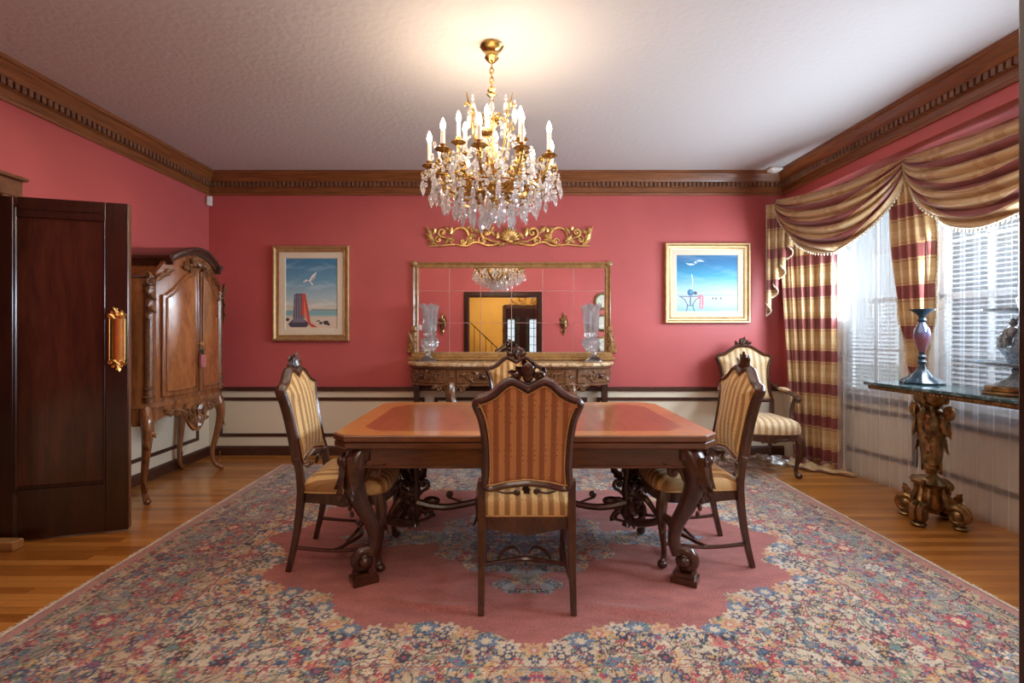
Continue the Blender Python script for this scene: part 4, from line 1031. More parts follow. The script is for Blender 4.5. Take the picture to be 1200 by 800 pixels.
# ================================================================= GILT CARVED PANEL over the mirror
gp = thing('carved_panel', 'long gilt acanthus and shell carving on the wall over the mirror', 'wall carving', (.062, YB, 2.225))
b_ = MB(); mf = lambda u, v, d: V(u, -.012-d, v)
def both(fn):
    for q in (1, -1): fn(q)
def gpart(q):
    # bottom garland line
    carve(b_, mf, [(p.x, p.y) for p in catmull([V(q*x, z, 0) for x, z in ((.10, -.075), (.22, -.095), (.34, -.060), (.44, -.098), (.58, -.085), (.70, -.098), (.82, -.100))], 6)], [.012, .013, .012, .013, .012, .012, .007], 6)
    scroll(b_, mf, q*.235, .035, .062, -pi/2, q*1.35, .016, .004, tail=[(q*.10, -.06), (q*.17, -.055)])
    scroll(b_, mf, q*.275, -.045, .045, pi*.6, -q*1.2, .013, .004)
    carve(b_, mf, [(q*(.50+.085*cos(a)), .0+.085*sin(a)) for a in [pi*(.02+1.55*k/16)-.9*0 for k in range(17)]], interp([.008, .018, .016, .008], 17), 6)
    scroll(b_, mf, q*.47, -.055, .034, 0, q*1.1, .012, .006)
    scroll(b_, mf, q*.68, .035, .045, -pi/2, q*1.3, .014, .004, tail=[(q*.58, -.08), (q*.63, -.03)])
    scroll(b_, mf, q*.72, -.035, .035, pi/2, -q*1.2, .012, .004)
    carve(b_, mf, [(p.x, p.y) for p in catmull([V(q*x, z, 0) for x, z in ((.74, -.09), (.80, -.04), (.815, .03), (.845, .10))], 6)], [.012, .018, .016, .004], 6)
    for (u, v, a, L, w) in ((.13, -.03, 1.9, .08, .024), (.16, .0, 1.2, .09, .022), (.30, .04, .5, .09, .024), (.34, .00, .1, .09, .022), (.35, -.04, -.2, .09, .02), (.38, .04, 1.4, .05, .02), (.43, -.05, 2.4, .09, .02), (.56, -.05, .5, .10, .024), (.60, .02, 1.9, .08, .022), (.62, .06, .9, .05, .018), (.77, -.06, 1.0, .12, .028), (.80, .00, 1.3, .10, .022), (.78, .02, 2.2, .07, .02), (.74, -.08, .3, .08, .018), (.20, .06, 2.6, .06, .018), (.45, .07, 2.8, .06, .018), (.66, -.07, 2.6, .06, .016)):
        leafuv(b_, mf, q*u, v, a if q > 0 else pi-a, L, w, .006)
both(gpart)
for k in range(11):   # shell
    a = pi*(.06+.88*k/10); L = .095+.018*sin(a)
    P = [mf(cos(a)*L*t_, -.05+sin(a)*L*1.3*t_, .010+.02*sin(pi*t_)) for t_ in (0, .3, .6, .85, 1)]
    b_.tube(P, [.006, .010, .014, .015, .008], 6)
b_.ell(mf(0, -.055, .015), (.035, .018, .022)); 
for q in (1, -1): leafuv(b_, mf, q*.02, -.07, (-.1 if q > 0 else pi+.1), .10, .02, .006)
b_.build('gilt_carving', M['gilt'], gp, smooth=60)
def picture(name_l, cx, cz, w, h, paint, fr_w, mat_w, lean=0):
    t = thing('framed_painting', name_l, 'painting', (cx, YB, cz), 0, 'framed seascape paintings on the back wall')
    b_ = MB(); iw, ih = w/2-fr_w, h/2-fr_w
    k = fr_w/.06
    frame_ring(b_, -iw, iw, -ih, ih, [(0, .018), (0, .030), (.008*k, .034), (.016*k, .026), (.030*k, .030), (.042*k, .050), (.052*k, .052), (.060*k, .040), (.060*k, 0)])
    b_.build('picture_frame', M['picframe'], t, smooth=35)
    b_ = MB(); lw, lh = iw-mat_w, ih-mat_w
    frame_ring(b_, -lw, lw, -lh, lh, [(0, .014), (0, .020), (mat_w*.12, .024), (mat_w, .024), (mat_w+.002, .014)]); b_.build('linen_liner', M['linen'], t, smooth=0)
    nx_, ny_ = 150, int(150*lh/lw); A = np.zeros((ny_, nx_, 3)); U, Vv = np.meshgrid((np.arange(nx_)+.5)/nx_, (np.arange(ny_)+.5)/ny_)
    paint(A, U, Vv); A *= 1.12
    mb = MB(); mb.grid(lambda u, v: V(-lw+2*lw*u, -.0155, -lh+2*lh*v), nx_, ny_)
    me = bpy.data.meshes.new('canvas'); me.from_pydata(mb.v, [], mb.f)
    ca = me.color_attributes.new('paint', 'FLOAT_COLOR', 'CORNER'); c4 = np.ones((ny_*nx_, 4, 4), np.float32); c4[:, :, :3] = A.reshape(-1, 1, 3); ca.data.foreach_set('color', c4.ravel())
    me.materials.append(M['canvas']); o = bpy.data.objects.new('canvas', me); COL.objects.link(o); o.parent = t
M['picframe'] = plain('gold picture frame', (.52, .33, .15), .35, .55, noise=.15, nscale=20); M['linen'] = plain('cream linen liner', (.74, .66, .50), .8, noise=.04, nscale=60)
m_, t_, b__ = mat('oil on canvas'); a_ = N(t_, 'ShaderNodeAttribute', attribute_name='paint'); t_.links.new(a_.outputs['Color'], b__.inputs['Base Color']); b__.inputs['Roughness'].default_value = .5; M['canvas'] = m_
def lerpc(A, val, stops):
    p = [s_[0] for s_ in stops]
    for c in range(3): A[..., c] = np.interp(val, p, [s_[1][c] for s_ in stops])
def poly(U, Vv, pts):
    ins = np.zeros(U.shape, bool); n = len(pts)
    for i in range(n):
        x0, y0 = pts[i]; x1, y1 = pts[(i+1) % n]
        if y0 == y1: continue
        c = ((Vv > min(y0, y1)) & (Vv <= max(y0, y1))) & (U < (Vv-y0)*(x1-x0)/(y1-y0)+x0); ins ^= c
    return ins
def wisps(U, Vv, sd, f=8):
    r = np.random.RandomState(sd); o = np.zeros(U.shape)
    for k in range(1, 6): o += np.sin(f*k*Vv*3+2*np.sin(f*.3*k*U+r.rand()*6)+r.rand()*6)*np.cos(f*.6*k*U+r.rand()*6)/k
    return o
def paint_left(A, U, Vv):
    lerpc(A, Vv, [(0, (.66, .54, .42)), (.16, (.62, .54, .44)), (.20, (.20, .42, .45)), (.25, (.22, .40, .42)), (.27, (.58, .55, .45)), (.45, (.36, .50, .54)), (.7, (.13, .31, .45)), (.95, (.05, .20, .36))])
    w = np.clip(wisps(U, Vv, 1), 0, 2)[..., None]*(Vv[..., None] > .3)*.07; A += w
    A[(np.abs(Vv-.268) < .006+.008*np.clip(U-.6, 0, 1)) & (U > .5)] = (.16, .24, .26)
    A[poly(U, Vv, [(.14, .14), (.16, .48), (.20, .50), (.33, .50), (.36, .14)])] = (.12, .11, .15)
    for k in range(4): A[poly(U, Vv, [(.17+k*.05, .15), (.18+k*.045, .48), (.195+k*.045, .48), (.19+k*.05, .15)])] = (.24, .22, .27)
    A[poly(U, Vv, [(.04, .06), (.13, .13), (.36, .13), (.45, .07), (.40, .02), (.10, .02)])] = (.07, .07, .10)
    A[poly(U, Vv, [(.12, .09), (.15, .15), (.34, .15), (.38, .09)])] = (.20, .19, .24)
    A[poly(U, Vv, [(.30, .20), (.32, .50), (.38, .50), (.43, .30), (.48, .08), (.62, .02), (.50, .02), (.42, .08), (.36, .18)])] = (.55, .08, .06)
    A[poly(U, Vv, [(.35, .20), (.36, .45), (.38, .30), (.44, .08), (.41, .10)])] = (.72, .22, .15)
    A[poly(U, Vv, [(.33, .66), (.40, .71), (.47, .66), (.52, .61), (.53, .635), (.49, .67), (.56, .72), (.60, .81), (.52, .77), (.45, .69), (.38, .665)])] = (.78, .76, .72)
    A[poly(U, Vv, [(.47, .66), (.54, .70), (.58, .78), (.50, .71)])] = (.40, .42, .48)
    for x, y, r in ((.03, .13, .04), (.68, .08, .035), (.78, .085, .055), (.64, .11, .02), (.60, .105, .015), (.83, .06, .03)): A[((U-x)/r)**2+((Vv-y)/(r*.55))**2 < 1] = (.05, .045, .06)
def paint_right(A, U, Vv):
    lerpc(A, Vv, [(0, (.22, .45, .56)), (.12, (.40, .55, .58)), (.27, (.45, .56, .60)), (.285, (.22, .34, .42)), (.30, (.42, .50, .55)), (.42, (.30, .52, .60)), (.62, (.03, .30, .48)), (.85, (.012, .15, .33)), (1, (.012, .12, .28))])
    A += np.clip(wisps(U, Vv, 4, 6), 0, 2)[..., None]*.05
    cl = (np.abs(Vv-.87-.03*np.sin(U*20)) < .025*np.sin(np.clip((U-.05)/.45, 0, 1)*pi)) & (wisps(U, Vv, 7, 12) > -.1); A[cl] = (.45, .58, .62)
    def ln(p, col, w=.007):
        for (x0, y0), (x1, y1) in zip(p[:-1], p[1:]):
            d = np.hypot(x1-x0, y1-y0)+1e-9; s_ = np.clip(((U-x0)*(x1-x0)+(Vv-y0)*(y1-y0))/d**2, 0, 1)
            A[np.hypot(U-x0-s_*(x1-x0), Vv-y0-s_*(y1-y0)) < w] = col
    ln([(.05, .265), (.40, .265)], (.10, .10, .16)); ln([(.08, .25), (.14, .20), (.18, .12), (.18, .06), (.16, .0)], (.04, .08, .16)); ln([(.38, .25), (.31, .20), (.27, .12), (.28, .05), (.30, 0)], (.04, .08, .16)); ln([(.18, .10), (.27, .10)], (.04, .08, .16)); ln([(.23, .26), (.23, .12)], (.05, .1, .18))
    A[((U-.23)/.05)**2+((Vv-.335)/.06)**2 < 1] = (.02, .12, .26); A[((U-.245)/.02)**2+((Vv-.35)/.04)**2 < 1] = (.06, .30, .42)
    A[((U-.31)/.03)**2+((Vv-.325)/.03)**2 < 1] = (.04, .06, .08); ln([(.25, .66), (.27, .55), (.262, .42), (.24, .40)], (.70, .74, .76), .006)
    A[poly(U, Vv, [(.34, .27), (.40, .30), (.45, .26), (.44, .04), (.37, .05), (.38, .2)])] = (.55, .16, .20)
    A[poly(U, Vv, [(.40, .26), (.42, .26), (.42, .06), (.395, .06)])] = (.70, .40, .42)
    for x in (.60, .65, .73): A[((U-x)/.014)**2+((Vv-.23)/.017)**2 < 1] = (.05, .08, .12)
picture('framed beach painting with a draped column and a white bird', -1.948, 1.26+44/115, .775, .965, paint_left, .065, .062)
picture('framed sea painting with a small table and a pink cloth', 2.065, 1.26+56/115, .865, .815, paint_right, .065, .058)

# ================================================================= CRYSTAL HURRICANE LAMPS
def hurricane(label, x, y):
    t = thing('hurricane_lamp', label, 'candle lamp', (x, y, SBT), 0, 'crystal hurricane lamps on the console')
    b_ = MB(); b_.lathe([(.0, 0), (.075, .0), (.078, .012), (.060, .028), (.035, .045), (.022, .065), (.018, .085), (.032, .10), (.045, .125), (.052, .155), (.048, .19), (.030, .21), (.018, .225), (.030, .24), (.046, .262), (.040, .275), (.0, .28)], 20, flute=(10, .07)); b_.build('stem', M['crystal'], t)
    b_ = MB(); pr = [(.036, .28), (.048, .31), (.052, .38), (.056, .46), (.066, .52), (.080, .555)]
    n = 24; vs = []
    for i, (r, z) in enumerate(pr+[(r-.003, z) for r, z in pr[::-1]]):
        for k in range(n):
            a = 2*pi*k/n; top = max(0, (z-.46)/.095); vs.append(V(r*cos(a), r*sin(a), z+top*.018*cos(6*a)*1.0))
    m_ = len(pr)*2; b_.add(vs, [(i*n+k, i*n+(k+1) % n, (i+1)*n+(k+1) % n, (i+1)*n+k) for i in range(m_-1) for k in range(n)]); b_.build('glass_shade', M['etched'], t)
    b_ = MB(); b_.lathe([(.0, .28), (.013, .28), (.013, .44), (.0, .445)], 12); b_.build('candle', M['candle'], t)
    b_ = MB(); b_.lathe([(.045, .205), (.058, .21), (.062, .222), (.05, .226)], 20, flute=(10, .06)); b_.build('drip_dish', M['crystal'], t)
    for k in range(10):
        a = 2*pi*k/10; p = MB(); p.lathe([(0, -.085), (.006, -.072), (.0095, -.045), (.006, -.02), (.0, -.008)], 6, (.058*cos(a), .058*sin(a), .215)); p.ell((.058*cos(a), .058*sin(a), .214), (.006,)*3, 6, 5); p.build('prism', M['crystal'], t, smooth=20)
hurricane('crystal hurricane lamp at the console end by the beach painting', -.745, 4.87)
hurricane('crystal hurricane lamp at the console end by the sea painting', .888, 4.87)

# ================================================================= CABINET ON STAND, left wall
cb = thing('cabinet', 'honey walnut serpentine cabinet on carved cabriole legs by the left wall', 'cabinet', (-2.985, 4.06, 0), -pi/2)
CW, CD, CZ = .49, .44, .72
def cplan(k=0.0):   # front faces +y; canted corners and bowed front
    pts = [(CW+k, 0), (CW+k, CD-.13), (CW-.02+k, CD-.09+k*.5), (CW-.085+k*.5, CD-.02+k)]
    for i in range(1, 12):
        x = (CW-.10)*(1-i/6); pts.append((x, CD-.02+.055*cos(x/(CW-.10)*pi/2)**1.0+k))
    pts += [(-(CW-.085+k*.5), CD-.02+k), (-(CW-.02+k), CD-.09+k*.5), (-(CW+k), CD-.13), (-(CW+k), 0)]
    return pts
def ogee(x): x = abs(x); return 0 if x >= 1 else (1+cos(pi*x**1.25))/2
def topz(x):
    x = abs(x)
    return 1.825+.105*cos(x/.315*pi/2)**.9 if x < .31 else 1.70+.125*max(0, 1-(x-.31)/.10)**1.6
b_ = MB(); o1 = cplan(0)
b_.loft([[V(x, y, CZ) for x, y in o1], [V(x, y, 1.66) for x, y in o1]])
# arched front board above the shoulders
P = [(x/40*(CW-.08)) for x in range(-40, 41)]
fy = lambda x: CD-.02+.055*cos(min(1, abs(x)/(CW-.10))*pi/2)
b_.loft([[V(x, fy(x)-.002, 1.64), V(x, fy(x)-.002, topz(x)), V(x, fy(x)-.03, topz(x)), V(x, fy(x)-.03, 1.64)] for x in P])
b_.loft([[V(-a, 0, z), V(a, 0, z), V(a, CD-.05, z), V(-a, CD-.05, z)] for a, z in ((CW-.01, 1.655), (CW-.07, 1.68), (.34, 1.72), (.305, 1.76), (.30, 1.80))])
b_.build('body', M['cab'], cb, smooth=35)
cprof = [(0, 0), (.012, .0), (.018, .02), (.034, .035), (.046, .042), (.048, .06), (.036, .068), (0, .068)]
PA = [x/16*.312 for x in range(-16, 17)]; za = lambda x: 1.825+.105*max(0, cos(x/.315*pi/2))**.9
b_ = MB(); b_.sweep([V(x, fy(x), za(x)-.055) for x in PA], cprof, [V(0, 1, 0)]*len(PA))
b_.plan([(CW+.012, 0), (CW+.012, CD-.12), (CW-.08, CD-.02), (-(CW-.08), CD-.02), (-(CW+.012), CD-.12), (-(CW+.012), 0)], 1.645, 1.668, .005)
for s in (1, -1): b_.sweep([V(s*.305, 0, 1.825-.062), V(s*.305, CD+.045, 1.825-.062)], [(a, c*1.15) for a, c in cprof], [V(s, 0, 0)]*2)
b_.loft([[V(x, 0, za(x)-.03), V(x, fy(x)+.03, za(x)-.03), V(x, fy(x)+.03, za(x)+.012), V(x, 0, za(x)+.012)] for x in PA])
b_.build('cornice', M['walnut'], cb, smooth=35)
def doorz(x): return 1.535+.215*ogee(x/(CW-.12))
for s in (1, -1):
    d = MB(); x0, x1 = .012, CW-.125; xs_ = [x0+(x1-x0)*i/12 for i in range(13)]
    d.loft([[V(s*x, fy(x)-.01, CZ+.05), V(s*x, fy(x)+.016, CZ+.05), V(s*x, fy(x)+.016, doorz(x)), V(s*x, fy(x)-.01, doorz(x))] for x in xs_])
    o = d.build('door', M['cab'], cb, smooth=35)
    xs2 = [x0+.035+(x1-x0-.07)*i/12 for i in range(13)]
    d = MB(); d.loft([[V(s*x, fy(x)+.0, CZ+.095), V(s*x, fy(x)+.0205, CZ+.095), V(s*x, fy(x)+.0205, doorz(x)-.04), V(s*x, fy(x), doorz(x)-.04)] for x in xs2]); d.build('veneer_panel', M['burl'], o, smooth=35)
    d = MB(); path = [V(s*x, fy(x)+.020, doorz(x)-.035) for x in xs2]+[V(s*xs2[-1], fy(xs2[-1])+.02, CZ+.09)]+[V(s*x, fy(x)+.020, CZ+.09) for x in xs2[::-1]]
    d.tube(path, .0075, 6, closed=True)
    pth2 = [V(s*x, fy(x)+.016, doorz(x)-.006) for x in xs_]+[V(s*xs_[-1], fy(xs_[-1])+.016, CZ+.055)]+[V(s*x, fy(x)+.016, CZ+.055) for x in xs_[::-1]]
    d.tube(pth2, .0055, 6, closed=True); d.build('door_moulding', M['cab'], o)
    sd = MB()   # side panel
    sp_ = [V(s*(CW+.004), .05+.22*i/10, 1.54+.05*sin(pi*i/10)) for i in range(11)]+[V(s*(CW+.004), .27, .80), V(s*(CW+.004), .05, .80)]
    sd.tube(sp_, .009, 6, closed=True); sd.build('side_moulding', M['cab'], cb)
    col = MB(); col.tube([V(s*(CW-.045), CD-.045, CZ+.02), V(s*(CW-.045), CD-.045, 1.62)], .030, 8)
    for z in (CZ+.06, CZ+.12, 1.56, 1.60): col.lathe([(.028, -.012), (.040, -.005), (.040, .005), (.028, .012)], 10, (s*(CW-.045), CD-.045, z))
    mf = lambda u, v, e: V(s*(CW-.02+e*.7)-s*u*.7, CD-.02+e*.7+u*.7, 1.60+v)
    for k in range(5): leafuv(col, mf, 0, -.02-k*.045, -pi/2+(.4 if k % 2 else -.4), .065, .020, 0)
    scroll(col, mf, 0, .02, .026, 0, 1.3, .011, .005); leafuv(col, mf, 0, .03, pi/2, .07, .024)
    mf2 = lambda u, v, e: V(s*u, fy(u)+.015+e, v)
    for (u, v, a, L) in ((.42, 1.63, 2.3, .08), (.38, 1.67, 2.6, .08), (.33, 1.70, 2.4, .07), (.44, 1.60, .6, .07)): leafuv(col, mf2, u, v, a, L, .018)
    col.build('corner_column', M['carved'], cb, smooth=50)
cr = MB(); mf = lambda u, v, e: V(u, fy(u)+.010+e, 1.80+v)   # floral spray under the arch
for q in (1, -1):
    for (u, v, a, L) in ((.02, 0, .3, .10), (.03, .01, .8, .08), (.06, -.02, .1, .11), (.10, -.03, -.1, .09), (.04, -.03, -.4, .08), (.12, -.015, .5, .06)): leafuv(cr, mf, q*u, v-.01, a if q > 0 else pi-a, L, .020)
    for j in range(3): cr.ell(mf(q*(.035+.035*j), .015-.015*j, .012), (.016, .012, .016), 7, 5)
cr.ell(mf(0, .005, .012), (.030, .016, .032)); cr.build('floral_carving', M['carved'], cb, smooth=60)
ap = MB(); o1 = cplan(.012)
ap.loft([[V(x, y, CZ-.02) for x, y in cplan(.02)], [V(x, y, CZ+.012) for x, y in cplan(.02)]])
F = [V(x, y, 0) for x, y in cplan(.004)][1:-1]
def apz(x): x = abs(x)/CW; return .60-.155*max(0, 1-(x/.30)**2)**1.0+.035*sin(pi*min(1, max(0, (x-.30)/.55)))**2-.03*(x > .9)
dense = []
for i in range(len(F)-1):
    for k in range(4): dense.append(F[i].lerp(F[i+1], k/4))
dense.append(F[-1])
ap.loft([[V(p.x, p.y, CZ-.01), V(p.x, p.y, apz(p.x)), V(p.x*.96, p.y-.025, apz(p.x)), V(p.x*.96, p.y-.025, CZ-.01)] for p in dense])
for s in (1, -1): ap.box((s*(CW-.01), .15, .655), (.02, .30, .12))
ap.build('apron', M['cab'], cb, smooth=40)
cr = MB(); mf = lambda u, v, e: V(u, fy(u)+.008+e, .58+v)
for q in (1, -1):
    scroll(cr, mf, q*.045, -.02, .035, pi/2, -q*1.2, .013, .006); scroll(cr, mf, q*.055, .055, .028, -pi/2, q*1.2, .011, .004)
    for (u, v, a, L) in ((.02, -.09, .9, .10), (.04, -.05, .3, .10), (.08, .0, .6, .09), (.12, .03, .1, .10), (.18, .06, -.1, .09), (.20, .03, .3, .08), (.26, .05, -.1, .08), (.14, .06, .8, .05), (.30, .06, .3, .06)): leafuv(cr, mf, q*u, v, a if q > 0 else pi-a, L, .022)
    scroll(cr, mf, q*.16, .045, .024, pi, q*1.2, .009, .002); scroll(cr, mf, q*.27, .07, .018, pi, q*1.1, .008, .002)
cr.ell(mf(0, -.04, .012), (.034, .02, .05)); leafuv(cr, mf, 0, -.02, -pi/2, .09, .028, .012); leafuv(cr, mf, 0, .0, pi/2, .10, .03, .008)
cr.build('apron_carving', M['carved'], cb, smooth=60)
for sx in (1, -1):
    for (yy, fr_) in ((CD-.07, 1), (.045, 0)):
        l = MB(); x0 = sx*(CW-.045); dx, dy = sx*.6, (.8 if fr_ else -.05)
        p = lambda o, z: V(x0+dx*o, yy+dy*o, z)
        l.tube(catmull([p(0, .70), p(.025, .60), p(.035, .50), p(.005, .34), p(-.03, .18), p(-.015, .07), p(.035, .025)], 6), [.036, .043, .036, .027, .021, .018, .022], 9)
        l.ell(p(.04, .022), (.026, .026, .022)); l.ell(p(0, .66), (.045, .045, .06))
        mf = lambda u, v, e: V(x0+dx*(.055+e)-dy*u, yy+dy*(.055+e)+dx*u, .60+v)
        for k in range(3): leafuv(l, mf, 0, .04-k*.07, -pi/2+(.25 if k % 2 else -.25), .10, .022, -.006)
        mf = lambda u, v, e: V(x0+dx*(.0+e)-dy*u, yy+dy*(.0+e)+dx*u, .10+v); leafuv(l, mf, 0, -.02, pi/2, .09, .014, .018)
        l.build('leg', M['cab'], cb, smooth=60)
kt = thing('key_tassel', 'dusty pink silk tassel hanging from the cabinet door key', 'tassel', (-2.985+CD+.072, 4.04, 1.14))
b_ = MB(); b_.tube([V(-.018, 0, .02), V(.014, 0, .02)], .004, 6); b_.tube([V(.016+.014*cos(a)*0, .014*cos(a), .02+.014*sin(a)) for a in [2*pi*k/12 for k in range(12)]], .003, 5, closed=True); b_.build('key', M['brass'], kt)
b_ = MB(); b_.tube([V(.018, 0, .008), V(.018, 0, -.03)], .003, 5); b_.ell((.018, 0, -.05), (.014, .014, .03)); b_.ell((.018, 0, -.035), (.018, .020, .010)); b_.build('tassel_head', plain('dark green passementerie', (.06, .06, .04), .7, noise=.5, nscale=90), kt)
b_ = MB(); b_.lathe([(.012, -.07), (.021, -.085), (.022, -.17), (.0, -.172)], 18, (.018, 0, 0), flute=(9, .10)); b_.build('tassel_skirt', plain('dusty pink silk thread', (.42, .13, .14), .6, noise=.25, nscale=70), kt)

# small fixtures
b_ = MB(); b_.cbox((0, 0, 0), (.055, .035, .10), .008); b_.cbox((0, -.018, .015), (.035, .006, .045), .003); o = b_.build('motion_sensor', M['white'], smooth=0); o.location = (XL+.032, YB-.045, 2.575); o.rotation_euler = (0, 0, .5)
tag(o, 'small white motion sensor in the wall corner above the cabinet', 'sensor')
b_ = MB(); b_.cbox((0, 0, 0), (.12, .10, .035), .010); b_.cbox((0, -.0, -.022), (.07, .06, .012), .005); o = b_.build('ceiling_sensor', M['white'], smooth=0); o.location = (XR-.19, YB-.185, ZC-.018)
tag(o, 'small white box on the ceiling corner above the curtain swag', 'sensor')
# ================================================================= CHANDELIER
CHX, CHY = -.066, 2.775
cl = thing('chandelier', 'gilt bronze and crystal chandelier with lit candle bulbs over the dining table', 'chandelier', (CHX, CHY, 0))
b_ = MB(); b_.lathe([(.0, ZC), (.062, ZC-.001), (.066, ZC-.012), (.052, ZC-.028), (.038, ZC-.040), (.034, ZC-.060), (.040, ZC-.072), (.026, ZC-.088), (.014, ZC-.098), (.0, ZC-.10)], 24, flute=(12, .03)); b_.build('ceiling_canopy', M['chgold'], cl)
b_ = MB(); z = ZC-.10
for k in range(5):
    zc_ = z-.018-k*.026; pts = [V(.010*cos(a), 0, .018*sin(a)) if k % 2 else V(0, .010*cos(a), .018*sin(a)) for a in [2*pi*i/12 for i in range(12)]]
    b_.tube([p+V(0, 0, zc_) for p in pts], .0042, 5, closed=True)
b_.build('chain', M['chgold'], cl)
b_ = MB(); b_.lathe([(0, 2.635), (.012, 2.63), (.024, 2.61), (.014, 2.595), (.028, 2.585), (.012, 2.57), (.010, 2.50), (.022, 2.47), (.034, 2.44), (.030, 2.41), (.014, 2.38), (.012, 2.30), (.030, 2.26), (.045, 2.20), (.038, 2.15), (.020, 2.12), (.034, 2.08), (.050, 2.04), (.036, 2.0), (.014, 1.965), (.018, 1.95), (.0, 1.93)], 18, flute=(6, .08))
mfc = lambda a0: (lambda u, v, d: V((u+.03+d*.3)*cos(a0)-d*sin(a0), (u+.03+d*.3)*sin(a0)+d*cos(a0), v))
for k in range(6):
    a = 2*pi*k/6+.3; leafuv(b_, (lambda a_: (lambda u, v, d: V((.035+d)*cos(a_)-u*sin(a_), (.035+d)*sin(a_)+u*cos(a_), 2.10+v)))(a), 0, 0, pi/2, .10, .020); scroll(b_, mfc(a), .02, 2.44, .03, 0, 1.2, .007)
b_.build('stem', M['chgold'], cl, smooth=60)
def arm_obj(a, r, zc_, ztop):
    s = MB(); q = lambda rr, z: V(rr*cos(a), rr*sin(a), z)
    s.tube(catmull([q(.03, 2.07), q(r*.45, 2.015), q(r*.85, 2.07), q(r*1.02, 2.16), q(r, zc_-.03)], 6), [.012, .010, .009, .009, .008], 6)
    mf = lambda u, v, d: V(u*cos(a)-d*sin(a), u*sin(a)+d*cos(a), v)
    scroll(s, mf, r*.62, 2.09, .036, -pi/2, 1.3, .008); scroll(s, mf, r*.33, 2.10, .040, -pi/2, 1.2, .007, tail=[(r*.2, 2.03)])
    scroll(s, mf, r*.88, 2.17, .030, 0, -1.2, .007); scroll(s, mf, r*1.08, 2.12, .022, pi, 1.2, .006)
    for u, v, an in ((r*.5, 2.03, 1.0), (r*.75, 2.05, .8), (r*.95, 2.12, 2.2), (r*.3, 2.04, 1.6)): leafuv(s, mf, u, v, an, .065, .016)
    c = (r*cos(a), r*sin(a), zc_)
    s.lathe([(.0, -.035), (.012, -.03), (.010, -.012), (.034, -.004), (.042, .004), (.036, .008), (.012, .006), (.015, .022), (.017, .028), (.0, .03)], 12, c, flute=(6, .06))
    return s
outer = [(2*pi*k/10+.16, .345, 2.175+.012*sin(k*2.3)) for k in range(10)]; inner_ = [(2*pi*k/6+.42, .195, 2.285) for k in range(6)]
cds = MB(); 
for i, (a, r, z) in enumerate(outer+inner_):
    hc = .085+.02*sin(i*1.7)
    s = arm_obj(a, r, z, z); ao = s.build('candle_arm', M['chgold'], cl, smooth=60)
    c = (r*cos(a), r*sin(a), z+.028)
    k = MB(); k.lathe([(.0115, 0), (.0115, hc), (0, hc+.002)], 10, c); k.build('candle_sleeve', M['candle'], ao)
    k = MB(); k.lathe([(0, hc), (.008, hc+.003), (.0145, hc+.022), (.011, hc+.042), (.003, hc+.062), (0, hc+.066)], 10, c); k.build('flame_bulb', M['bulb'], ao)
    L_ = lamp('POINT', 'chandelier_bulb_light', (CHX+c[0], CHY+c[1], c[2]+hc+.03), 1.9, (1.0, .80, .58), .02)
# basket rings and bead strands
b_ = MB()
for r, z in ((.30, 2.03), (.20, 1.995), (.10, 1.965)): b_.tube([V(r*cos(2*pi*i/40), r*sin(2*pi*i/40), z) for i in range(40)], .005, 5, closed=True)
b_.build('basket_ring', M['chgold'], cl)
for a, r in ((.9, .15), (2.3, .13), (4.0, .15), (5.4, .13)):   # gilt finial scrolls rising among the candles
    s = MB(); mf = lambda u, v, d: V((r+u)*cos(a)-d*sin(a), (r+u)*sin(a)+d*cos(a), 2.26+v)
    s.tube([mf(p.x, p.y, 0) for p in catmull([V(-.08, -.1, 0), V(-.02, .02, 0), V(.01, .12, 0), V(-.01, .18, 0), V(.03, .22, 0), V(.05, .27, 0)], 6)], [.007, .006, .006, .005, .006, .002], 6)
    scroll(s, mf, .01, .17, .022, 0, 1.2, .005); scroll(s, mf, .05, .20, .018, pi, -1.1, .004); s.build('finial_scroll', M['chgold'], cl, smooth=60)
pen = MB(); pen.lathe([(0, -.078), (.007, -.062), (.0125, -.035), (.008, -.012), (.0, 0)], 6); pen.ell((0, 0, .008), (.0075,)*3, 6, 4); pen.ell((0, 0, .022), (.0055,)*3, 6, 4)
pend0 = None; cnt = 0
rc = random.Random(4); spots = []
for (r, z, n, s0) in ((.385, 2.075, 18, 1.0), (.335, 2.03, 18, .95), (.27, 2.00, 17, 1.1), (.20, 1.97, 15, 1.2), (.12, 1.955, 12, 1.3), (.04, 1.945, 5, 1.35), (.13, 2.50, 8, 1.2)):
    for k in range(n): spots.append((r, z+rc.uniform(-.022, .022), 2*pi*(k+rc.uniform(-.2, .2))/n, s0*rc.uniform(.85, 1.15)))
for (r, z, a, sc) in spots[:95]:
    if pend0 is None: o = pend0 = pen.build('crystal_pendant', M['crystal'], cl, smooth=20)
    else: o = pend0.copy(); COL.objects.link(o); o.parent = cl
    o.location = (r*cos(a), r*sin(a), z); o.scale = (sc*1.15, sc*1.15, sc); o.rotation_euler = (0, 0, a+rc.uniform(-.5, .5))
st = MB()
def strand(p, q, sag, n=9, s=.0085):
    for i in range(n+1):
        t_ = i/n; c = Vector(p).lerp(Vector(q), t_)-V(0, 0, sag*4*t_*(1-t_)); st.ell(c, (s*rc.uniform(.8, 1.2),)*3, 6, 4)
P3 = lambda r, a, z: V(r*cos(a), r*sin(a), z)
